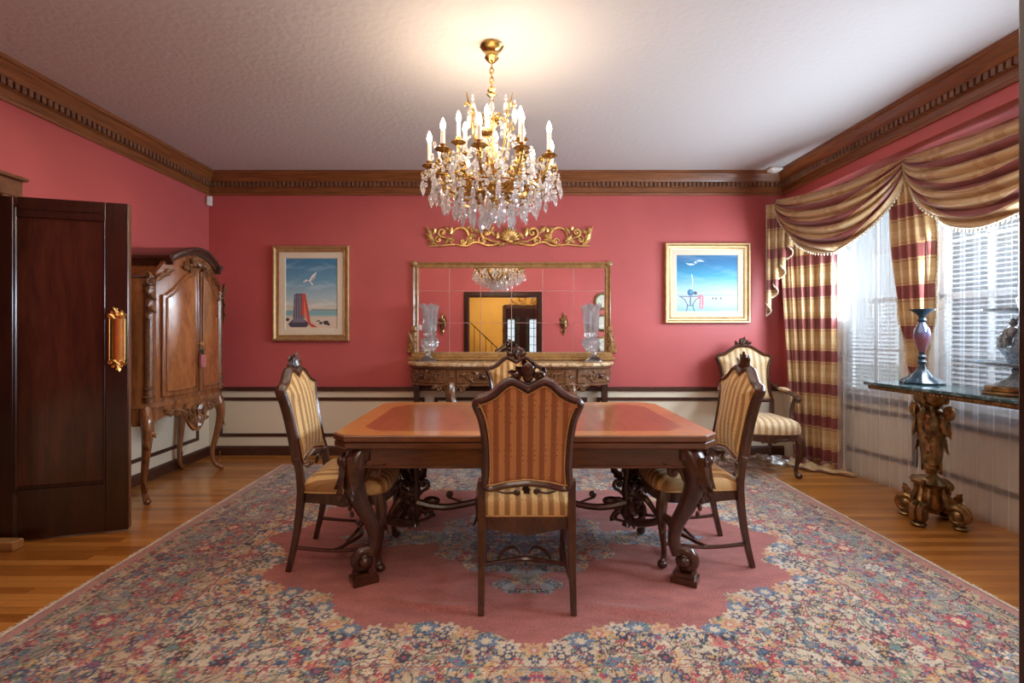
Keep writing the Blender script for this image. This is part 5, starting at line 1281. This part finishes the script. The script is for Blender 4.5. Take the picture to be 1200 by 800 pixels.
for i in range(10):
    a, r, z = outer[i]; a2, r2, z2 = outer[(i+1) % 10]
    strand(P3(r, a, z-.01), P3(r2, a2, z2-.01), .05); strand(P3(r*.98, a, z-.05), P3(.30, a+.2, 2.02), .02, 8)
    strand(P3(.30, a, 2.02), P3(.20, a+.2, 1.965), .02, 6); strand(P3(.345, a+.3, 2.10), P3(.30, a+.3, 1.98), .0, 5)
    for dz in (0, .035, .07): st.ell(P3(r+.02, a+.08, z-.04-dz), (.011, .011, .014), 6, 4)
for i in range(6):
    a, r, z = inner_[i]; a2 = inner_[(i+1) % 6][0]; strand(P3(r, a, z), P3(r, a2, z), .06); strand(P3(r, a, z), P3(.03, a, 2.47), .03, 10); strand(P3(r, a, z-.03), P3(.26, a+.3, 2.10), .02, 8)
for k in range(150):
    a, r = rc.uniform(0, 6.28), rc.uniform(.05, .36); st.ell(P3(r, a, 2.04+rc.uniform(-.05, .20)), (.012, .012, .019), 6, 4)
o = st.build('crystal_strand', M['crystal'], cl, smooth=20); o['kind'] = 'stuff'

# ================================================================= CURTAINS
PEG = [(2.70, 4.80), (3.005, 3.63), (3.07, 2.45), (2.72, 1.27)]; PZ = 2.50
def beadline(mb, pts, sp=.026, r=.0075, drop=.016):
    P = [Vector(p) for p in pts]; acc_ = 0; nxt = 0
    mb.tube(P, .005, 5)
    for i in range(1, len(P)):
        d = (P[i]-P[i-1]).length
        while nxt <= acc_+d and d > 1e-6:
            q = P[i-1].lerp(P[i], (nxt-acc_)/d); mb.ell(q-V(0, 0, drop), (r, r, r*1.5), 5, 4); nxt += sp
        acc_ += d
def swag(label, A, B, zA, zB, drop, dropTop, seed):
    A3, B3 = V(*A, zA), V(*B, zB); d = B3-A3; nrm = V(d.y, -d.x, 0).normalized()
    if nrm.x > 0: nrm = -nrm
    rs = random.Random(seed); ph = [rs.uniform(0, 6) for _ in range(4)]
    def fn(u, v):
        # gathered at both pegs: rows fan out towards the middle
        e = sin(pi*u)**.8; c = 4*u*(1-u)
        sag = dropTop*c**.9*(1-v)+drop*v**.92*c**.80
        w = .10*v*(1-c)   # little spread at the pegs
        q = v*7.2+.9*sin(u*pi)+.5*sin(u*5+ph[0])*v
        fold = (abs(sin(q*pi/1.0))**.7)*(.030+.035*e)*(.5+.5*min(1, v*3))
        out = .045+.085*sin(pi*v**.8)*e**.5+fold
        p = A3+d*u
        return p+nrm*out+V(0, 0, -sag-w-.045*v*e*0)
    ln = 1.15
    m_ = MB(); m_.grid(fn, 56, 96, uvf=lambda u, v: (u*1.25, v*1.02+.10+.015*sin(u*7)))
    t = m_.build('curtain_swag', M['silk'], None, smooth=180, solid=.003)
    tag(t, label, 'curtain swag', 'draped swags across the bow window')
    f = MB(); beadline(f, [fn(i/60, 1)+nrm*.004-V(0, 0, .004) for i in range(61)]); f.build('tassel_fringe', M['beads'], t)
    return t
swag('gold and wine draped swag hung from the wall corner, over the side curtain', PEG[0], PEG[1], 2.535, PZ+.04, .60, .05, 1)
swag('gold and wine draped swag over the console table end, cut by the doorway edge', PEG[1], PEG[2], PZ+.04, PZ+.03, .63, .03, 2)
swag('gold and wine draped swag nearest the entrance, mostly past the doorway edge', PEG[2], PEG[3], PZ+.03, 2.50, .60, .04, 3)
# long side panel
def drape(name, label, cat, path_top, path_bot, z_top, z_bot, nf, amp, zfun=None, group=None, mat_='silk', width=None, nu=120, nv=40, voff=0.0, puddle=0, parent=None, uvw=1.2):
    T = [Vector((x, y, 0)) for x, y in path_top]; B_ = [Vector((x, y, 0)) for x, y in path_bot]
    Tt = catmull(T, 8); Bb = catmull(B_, 8)
    def at(P, u):
        f_ = u*(len(P)-1); i = min(int(f_), len(P)-2); return P[i].lerp(P[i+1], f_-i), (P[i+1]-P[i]).normalized()
    def fn(u, v):
        a, ta = at(Tt, u); c, tb = at(Bb, u); p = a.lerp(c, v**1.2); tg = ta.lerp(tb, v); n = V(tg.y, -tg.x, 0).normalized()
        if n.x > 0: n = -n
        ph = 2*pi*nf*u+.35*sin(v*3+u*9)+.25*sin(u*23)
        o = amp*(.55+.45*v)*sin(ph)+amp*.3*sin(2.1*ph+1+v)
        zt = z_top; zb = z_bot if zfun is None else zfun(u)
        return p+n*o+V(0, 0, zt+(zb-zt)*v)
    zl = (lambda u: z_bot) if zfun is None else zfun
    m_ = MB(); m_.grid(fn, nu, nv, uvf=lambda u, v: (u*uvw, (z_top-zl(u))*v+voff))
    t = m_.build(name, M[mat_], parent, smooth=180, solid=.0025 if mat_ != 'sheer' else None)
    if not parent: tag(t, label, cat, group)
    return t, fn
t, fn = drape('side_curtain', 'long gold and wine plaid silk curtain behind the corner armchair', 'curtain', [(2.69, 4.83), (2.86, 4.68), (3.00, 4.42)], [(2.80, 4.76), (2.90, 4.62), (2.99, 4.40)], 2.42, .03, 6, .028, voff=.16)
f = MB(); beadline(f, [fn(1, i/60)+V(.012, -.016, 0) for i in range(61)], .030, .008, 0); f.build('tassel_fringe', M['beads'], t)
pd = MB()   # hem lying on the floor
pd.grid(lambda u, v: V(2.66+.36*u+.03*sin(v*9), 4.68-.27*u-.17*v+.02*sin(u*19), .012+.055*(1-v)*(.6+.4*sin(u*21))+.02*abs(sin(u*13+v*7))*(1-v)), 40, 14, uvf=lambda u, v: (u, 2.47+.24*v)); pd.build('puddled_hem', M['silk'], t, smooth=180, solid=.003)
# stepped cascade (jabot) at the corner
def cascade2(label, A, B, z0, zl, zr, n_=4, amp=.035):
    A, B = V(*A, 0), V(*B, 0); d = B-A; n = V(d.y, -d.x, 0).normalized(); n = -n if n.x > 0 else n
    zb = lambda u: zl+(zr-zl)*u
    def fn(u, v):
        x = u+(.135*sin(2*pi*n_*u))*min(1, .25+v)
        return A+d*x+n*(.03+amp*(1-cos(2*pi*n_*u))*(.4+.6*v)+.02*u)+V(0, 0, z0+(zb(u)-z0)*v)
    m_ = MB(); m_.grid(fn, 96, 40, uvf=lambda u, v: (u*.8, v*(z0-zb(u))+.16))
    t = m_.build('curtain_jabot', M['silk'], None, smooth=180, solid=.003); tag(t, label, 'curtain jabot', 'pleated jabots between the swags')
    f = MB(); beadline(f, [fn(i/120, 1)+n*.003 for i in range(121)], .020, .0075, .004); beadline(f, [fn(0, i/40) for i in range(41)], .026, .0075, 0)
    f.build('tassel_fringe', M['beads'], t); return t
cascade2('stepped pleated jabot hanging in the wall corner beside the side curtain', (2.615, 4.90), (2.80, 4.72), 2.50, 1.42, 2.14)
# middle jabot: long tapering panel
def jab(label, cx, cy, tang, off=(0, 0), n_=(-1, 0), zmin=.5):
    T = V(*tang, 0).normalized(); Nn = V(*n_, 0)
    nf = 5
    def fn(u, v):
        # u from far edge (0) to near edge (1); lower edge climbs towards the near side
        zb = float(np.interp(u, [0, .25, .5, .75, 1], [1.42, max(1.02, zmin), max(.70, zmin), max(.80, zmin), 1.50])); z = 2.46+(zb-2.46)*v
        w = .13*(1+.30*sin(pi*min(1, v*1.1)))
        ph = 2*pi*nf*u
        return V(cx, cy, 0)+T*((u-.5)*2*w*(.9+.12*v))+Nn*(.07*(1-v)**1.5+.020*sin(ph)*(1-.5*v)-.005)+V(0, 0, z)
    m_ = MB(); zz_ = lambda u: float(np.interp(u, [0, .25, .5, .75, 1], [1.42, 1.02, max(.70, zmin), max(.80, zmin), 1.50]))
    m_.grid(fn, 70, 50, uvf=lambda u, v: (u*.7, (2.46-zz_(u))*v+.04)); t = m_.build('curtain_jabot', M['silk'], None, smooth=180, solid=.003); tag(t, label, 'curtain jabot', 'pleated jabots between the swags')
    f = MB(); beadline(f, [fn(i/90, 1)+Nn*.004 for i in range(91)], .024, .0075, .004); beadline(f, [fn(1, i/30)+Nn*.004 for i in range(31)], .03, .0075, 0); beadline(f, [fn(0, i/30)+Nn*.004 for i in range(31)], .03, .0075, 0)
    f.build('tassel_fringe', M['beads'], t)
    # straight tail behind, narrower
    return t
jab('long tapering plaid jabot between the first two swags, behind the tall candlestick', 3.02, 3.62, (.25, -1), n_=(-1, -.0))
jab('long tapering plaid jabot between the two nearer swags, past the doorway edge', 3.085, 2.42, (-.05, -1), zmin=.96)
t, fn = drape('side_curtain', 'plaid silk curtain closing the near end of the bow window', 'curtain', [(3.0, 1.66), (2.88, 1.42), (2.72, 1.26)], [(3.0, 1.66), (2.90, 1.44), (2.78, 1.30)], 2.42, .03, 7, .026, voff=.16)
# sheers, three widths
SH = [(2.97, 4.60), (3.02, 4.30), (3.07, 4.00), (3.13, 3.60), (3.165, 3.04), (3.13, 2.48), (3.07, 2.08), (3.0, 1.6)]
drape('sheer_curtain', 'sheer white voile curtain beside the plaid side curtain', 'sheer curtain', SH[:3]+[(3.11, 3.72)], SH[:3]+[(3.09, 3.72)], 2.44, .02, 11, .016, mat_='sheer', group='sheer voile curtains', nu=200, nv=12)
drape('sheer_curtain', 'sheer white voile curtain behind the console table', 'sheer curtain', [(3.12, 3.70), (3.165, 3.04), (3.13, 2.40)], [(3.10, 3.70), (3.15, 3.04), (3.12, 2.40)], 2.44, .02, 15, .016, mat_='sheer', group='sheer voile curtains', nu=260, nv=12)
drape('sheer_curtain', 'sheer white voile curtain nearest the entrance wall', 'sheer curtain', [(3.14, 2.37), (3.135, 2.05), (3.02, 1.62)], [(3.135, 2.37), (3.13, 2.05), (3.02, 1.62)], 2.44, .02, 10, .016, mat_='sheer', group='sheer voile curtains', nu=160, nv=12)

# ================================================================= WINDOW CONSOLE with gilt pedestals
GT = .90
wc = thing('pier_table', 'narrow blue-green marble pier table on gilt baroque pedestals by the window', 'pier table', (2.865, 2.78, 0), radians(4.5))
b_ = MB(); b_.plan([(-.185, -.66), (.15, -.66), (.175, -.63), (.175, .83), (.15, .86), (-.155, .86), (-.205, .81), (-.205, -.64)], GT-.022, GT, .004); b_.build('marble_top', M['greenmarble'], wc, smooth=0)
b_ = MB(); b_.plan([(-.17, -.63), (.15, -.63), (.15, .83), (-.145, .83), (-.185, .79), (-.185, -.61)], GT-.052, GT-.022, .006)
for k in range(56): b_.ell((-.186, -.58+k*.0248, GT-.037), (.007, .009, .008), 6, 4)
b_.build('gilt_edge', M['bronze'], wc, smooth=40)
def pedestal(y):
    b_ = MB(); c = (0, y, 0)
    b_.lathe([(.0, .30), (.05, .295), (.085, .285), (.06, .30), (.035, .32), (.05, .345), (.065, .36), (.06, .375), (.075, .385), (.070, .40), (.10, .62), (.115, .70), (.10, .73), (.06, .75), (.075, .77), (.11, .80), (.12, .835), (.10, .849), (.0, .849)], 16, c, flute=(8, .045))
    # tripod base: a waisted body between three scroll feet
    b_.lathe([(.0, .06), (.05, .07), (.085, .12), (.075, .18), (.085, .235), (.115, .27), (.08, .295), (.0, .30)], 15, c, flute=(3, .16))
    for k in range(4):
        a = 2*pi*k/4+.35+pi/4*0; ca, sa = cos(a), sin(a)
        mf = lambda u, v, d: V(u*ca-d*sa, y+u*sa+d*ca, v)
        for d in (-.022, .022): scroll(b_, mf, .155, .085, .062, pi*.75, -1.35, .022, d, tail=[(.07, .25), (.085, .19)])
        b_.ell(mf(.155, .085, 0), (.05, .05, .05)); b_.ell(mf(.165, .016, 0), (.050, .050, .016)); 
        scroll(b_, mf, .10, .262, .026, -pi/2, 1.3, .014)
        leafuv(b_, mf, .12, .14, .9, .09, .028, .02); leafuv(b_, mf, .10, .20, 2.0, .10, .03, 0)
    for k in range(4):   # acanthus and scroll capitals
        a = 2*pi*k/4+.35; ca, sa = cos(a), sin(a)
        mf = lambda u, v, d: V(u*ca-d*sa, y+u*sa+d*ca, v)
        scroll(b_, mf, .125, .735, .040, -pi/2, 1.35, .019, 0, tail=[(.075, .60), (.10, .66)]); scroll(b_, mf, .105, .81, .026, pi/2, -1.2, .012)
        for (a2, z, L) in ((0, .73, .13), (.4, .70, .12), (-.4, .70, .12), (.2, .66, .10), (0, .56, .10), (.35, .775, .08)):
            f2 = (lambda aa, rr: (lambda u, v, d: V((rr+d)*cos(aa)-u*sin(aa), y+(rr+d)*sin(aa)+u*cos(aa), v)))(a+a2, .112 if z > .6 else .10)
            leafuv(b_, f2, 0, z, -pi/2, L, .028, 0)
        f2 = (lambda aa: (lambda u, v, d: V((.055+d)*cos(aa)-u*sin(aa), y+(.055+d)*sin(aa)+u*cos(aa), v)))(a); leafuv(b_, f2, 0, .33, pi/2, .08, .026, .012)
        for j in range(5): b_.ell(((.105-.008*j)*cos(a+.4), y+(.105-.008*j)*sin(a+.4), .62-j*.035), (.012, .012, .014), 6, 4)
    b_.v = [(p[0]*(.72 if p[2] > .30 else .92), y+(p[1]-y)*(.72 if p[2] > .30 else .92), p[2]) for p in b_.v]
    o = b_.build('pedestal', M['bronze'], wc, smooth=55); return o
pedestal(.49); pedestal(-.49)
def sg_blue_red():
    m, t, b = mat('cranberry and blue cut glass'); c = N(t, 'ShaderNodeTexCoord'); v1 = N(t, 'ShaderNodeTexChecker', i_Scale=1.0); 
    sp = N(t, 'ShaderNodeSeparateXYZ'); t.links.new(c.outputs['Object'], sp.inputs[0]); at_ = math_(t, 'ARCTAN2', sp.outputs[1], sp.outputs[0])
    p1 = math_(t, 'PINGPONG', math_(t, 'ADD', math_(t, 'MULTIPLY', at_, 2.55), math_(t, 'ADD', math_(t, 'MULTIPLY', sp.outputs[2], 55), 50)), .5); p2 = math_(t, 'PINGPONG', math_(t, 'ADD', math_(t, 'MULTIPLY', at_, -2.55), math_(t, 'ADD', math_(t, 'MULTIPLY', sp.outputs[2], 55), 50)), .5)
    ln = math_(t, 'LESS_THAN', math_(t, 'MINIMUM', p1, p2), .05)
    body = ramp(t, sp.outputs[2], [(.29, (.20, .010, .02)), (.36, (.025, .04, .13))])
    t.links.new(mixc(t, ln, body, (.30, .35, .40)), b.inputs['Base Color']); b.inputs['Roughness'].default_value = .12; b.inputs['Coat Weight'].default_value = 1; return m
M['cutglass'] = sg_blue_red(); M['bluemetal'] = marble('blue black enamelled metal', [(.3, (.008, .016, .03)), (.58, (.02, .045, .07)), (.72, (.16, .22, .26))], 22, .18)
cs = thing('candlestick', 'tall cranberry and blue cut glass candlestick on the window table', 'candlestick', (2.875, 3.40, GT))
b_ = MB(); b_.lathe([(.0, 0), (.115, 0), (.122, .012), (.105, .028), (.075, .045), (.045, .075), (.024, .105), (.018, .135), (.028, .15), (.018, .165), (.026, .185), (.016, .20), (.02, .215), (0, .216)], 26, flute=(8, .06)); b_.build('foot', M['bluemetal'], cs)
b_ = MB(); b_.lathe([(.018, .215), (.026, .235), (.045, .295), (.050, .335), (.042, .375), (.022, .41), (.018, .42), (0, .421)], 28); b_.build('glass_bulb', M['cutglass'], cs)
b_ = MB(); b_.lathe([(.018, .42), (.028, .435), (.018, .45), (.024, .47), (.040, .485), (.068, .505), (.072, .512), (.058, .510), (.018, .49), (0, .49)], 26, flute=(12, .03)); b_.build('drip_pan', M['bluemetal'], cs)
ep = thing('tiered_centrepiece', 'two-tier blue and white porcelain centrepiece with a figure stem on the window table', 'centrepiece', (2.955, 2.80, GT))
b_ = MB(); b_.plan([(.21*cos(2*pi*k/12), .15*sin(2*pi*k/12)) for k in range(12)], 0, .018, .005); b_.plan([(.195*cos(2*pi*k/12), .14*sin(2*pi*k/12)) for k in range(12)], .018, .05, .006); b_.build('gilt_base', M['bronze'], ep, smooth=30)
b_ = MB(); b_.lathe([(0, .05), (.13, .05), (.12, .06), (.075, .09), (.055, .12), (.06, .14), (0, .142)], 24); b_.build('foot', M['porcdark'], ep)
def dish(z, r, w): 
    b_ = MB(); b_.lathe([(0, z), (.06, z), (r*.6, z+w*.35), (r*.92, z+w*.8), (r, z+w), (r*.99, z+w+.006), (r*.9, z+w*.8+.006), (r*.55, z+w*.4+.004), (0, z+.008)], 40, flute=(16, .012), sx=.5); return b_
dish(.14, .325, .035).build('lower_dish', M['porcelain'], ep)
b_ = MB(); b_.lathe([(.05, .155), (.075, .18), (.082, .21), (.115, .262), (.12, .268), (.07, .266), (0, .264)], 24); b_.build('bowl', M['porcelain'], ep)
b_ = MB()   # modelled figure group around the stem
b_.tube(catmull([V(0, 0, .262), V(.0, -.01, .33), V(.01, .0, .40), V(0, 0, .47)], 5), [.06, .05, .035, .022], 10)
for a in (0, 2.1, 4.2):
    q = lambda r, z, da=0: V(r*cos(a+da), r*sin(a+da), z)
    b_.tube(catmull([q(.075, .27), q(.085, .31), q(.065, .35), q(.045, .385)], 5), [.030, .034, .028, .020], 8); b_.ell(q(.05, .41), (.020, .020, .024))
    b_.tube(catmull([q(.055, .37), q(.085, .36, .3), q(.075, .32, .45)], 5), [.012, .011, .009], 6); b_.tube(catmull([q(.055, .37), q(.06, .40, -.4), q(.03, .44, -.5)], 5), [.012, .010, .008], 6)
    b_.tube(catmull([q(.08, .29), q(.105, .285, .2), q(.10, .265, .3)], 5), [.018, .014, .010], 6)
b_.build('figure_stem', M['porcdark'], ep, smooth=70)
dish(.462, .235, .024).build('upper_dish', M['porcelain'], ep)
b_ = MB(); b_.lathe([(0, .47), (.04, .475), (.03, .51), (.04, .54), (.022, .57), (0, .575)], 14)
b_.tube([V(.0, -.032*cos(a), .605+.032*sin(a)) for a in [2*pi*k/16 for k in range(16)]], .007, 6, closed=True); b_.build('ring_handle', M['porcdark'], ep)

# ================================================================= seen in the mirror: front wall and hall
def sconce(label, x):
    t = thing('wall_sconce', label, 'sconce', (x, YF, 1.40), pi, 'bronze sconces on the entrance wall')
    b_ = MB(); mf = lambda u, v, d: V(u, -.012-d, v); b_.ell((0, -.015, 0), (.06, .016, .12), 12, 8)
    for q in (1, -1): scroll(b_, mf, q*.05, .07, .035, 0, q*1.2, .012); leafuv(b_, mf, 0, .08, pi/2-q*.4, .10, .025); leafuv(b_, mf, 0, -.08, -pi/2+q*.3, .10, .022)
    b_.ell((0, -.02, .19), (.012, .012, .03)); b_.ell((0, -.02, -.19), (.012, .012, .03)); b_.build('back_plate', M['bronze'], t)
    b_ = MB(); b_.tube(catmull([V(0, -.03, -.04), V(0, -.08, -.07), V(0, -.11, -.02), V(0, -.11, .0)], 5), .009, 6); b_.lathe([(.0, 0), (.10, .0), (.105, .012), (.0, .015)], 16, (0, -.07, 0), sy=.6); b_.build('bracket', M['bronze'], t)
sconce('dark bronze sconce on the entrance wall, mirrored beside the stair rail side', -1.16); sconce('dark bronze sconce on the entrance wall, mirrored on the plates side', 1.15)
for k, (z, lb) in enumerate(((1.83, 'topmost'), (1.42, 'middle'), (1.00, 'lowest'))):
    t = thing('wall_plate', '%s of three dark-rimmed plates mirrored by the frame edge' % lb, 'plate', (1.885, YF, z), 0, 'plates on the entrance wall')
    b_ = MB(); b_.lathe([(0, .012), (.12, .014), (.125, .02), (0, .022)], 28); b_.xf(Matrix.Rotation(-pi/2, 4, 'X')); b_.build('plate_well', plain('pale glazed plate', (.62, .66, .55), .2, noise=.25, nscale=30), t)
    b_ = MB(); b_.lathe([(.12, .0), (.165, .008), (.168, .018), (.12, .026)], 28, flute=(10, .02), cap=False); b_.xf(Matrix.Rotation(-pi/2, 4, 'X')); b_.build('plate_rim', M['bronze'], t)
b_ = MB(); b_.cbox((0, 0, 0), (.13, .02, .10), .006); b_.cbox((0, .012, 0), (.06, .006, .045), .002); o = b_.build('thermostat', M['white'], smooth=0); o.location = (-1.62, YF+.011, 1.33); tag(o, 'small white thermostat on the entrance wall, mirrored near the lamp', 'thermostat')
sr = thing('stair_railing', 'black wrought iron stair railing before the yellow hall wall', 'railing', (0, -2.02, 0))
b_ = MB(); P = [V(-1.6, 0, 2.22), V(-.10, 0, .80)]; b_.bar(P[0], P[1], .035, .022); b_.build('handrail', M['black'], sr)
for k in range(11):
    x = -1.55+k*.14; z = .80+(-.10-x)*1.42/1.5; l = MB(); l.bar((x, 0, z-.80), (x, 0, z), .014, .014); l.build('baluster', M['black'], sr)
b_ = MB(); mf = lambda u, v, d: V(-.06+u, d, .72+v); scroll(b_, mf, 0, 0, .06, pi/2, 1.3, .012); scroll(b_, mf, -.03, -.09, .04, 0, -1.2, .01); b_.bar((-.04, 0, 0), (-.04, 0, .78), .022, .022); b_.build('newel_post', M['black'], sr)
b_ = MB()
for k in range(9): b_.cbox((-.22-k*.185, -2.16, .0875*(k+1)), (.20, .26, .175*(k+1)), .004)
struct(b_.build('floor_stair', M['casing'], smooth=0))
hc_ = thing('hall_carving', 'gilt scroll carving above the hall doorway, seen mirrored', 'wall carving', (.60, -2.285, 1.985), pi)
b_ = MB(); mf = lambda u, v, d: V(u, -.012-d, v)
for q in (1, -1):
    scroll(b_, mf, q*.10, 0, .075, -pi/2, q*1.3, .018, 0, tail=[(q*.0, -.06)]); scroll(b_, mf, q*.28, .01, .06, -pi/2, q*1.3, .016, 0, tail=[(q*.17, -.07)])
    for u, v, a in ((.16, .02, .6), (.2, -.05, .2), (.34, 0, .5), (.06, .04, 1.2), (.36, -.05, -.2)): leafuv(b_, mf, q*u, v, a if q > 0 else pi-a, .11, .028)
b_.build('gilt_scrollwork', M['gilt'], hc_)
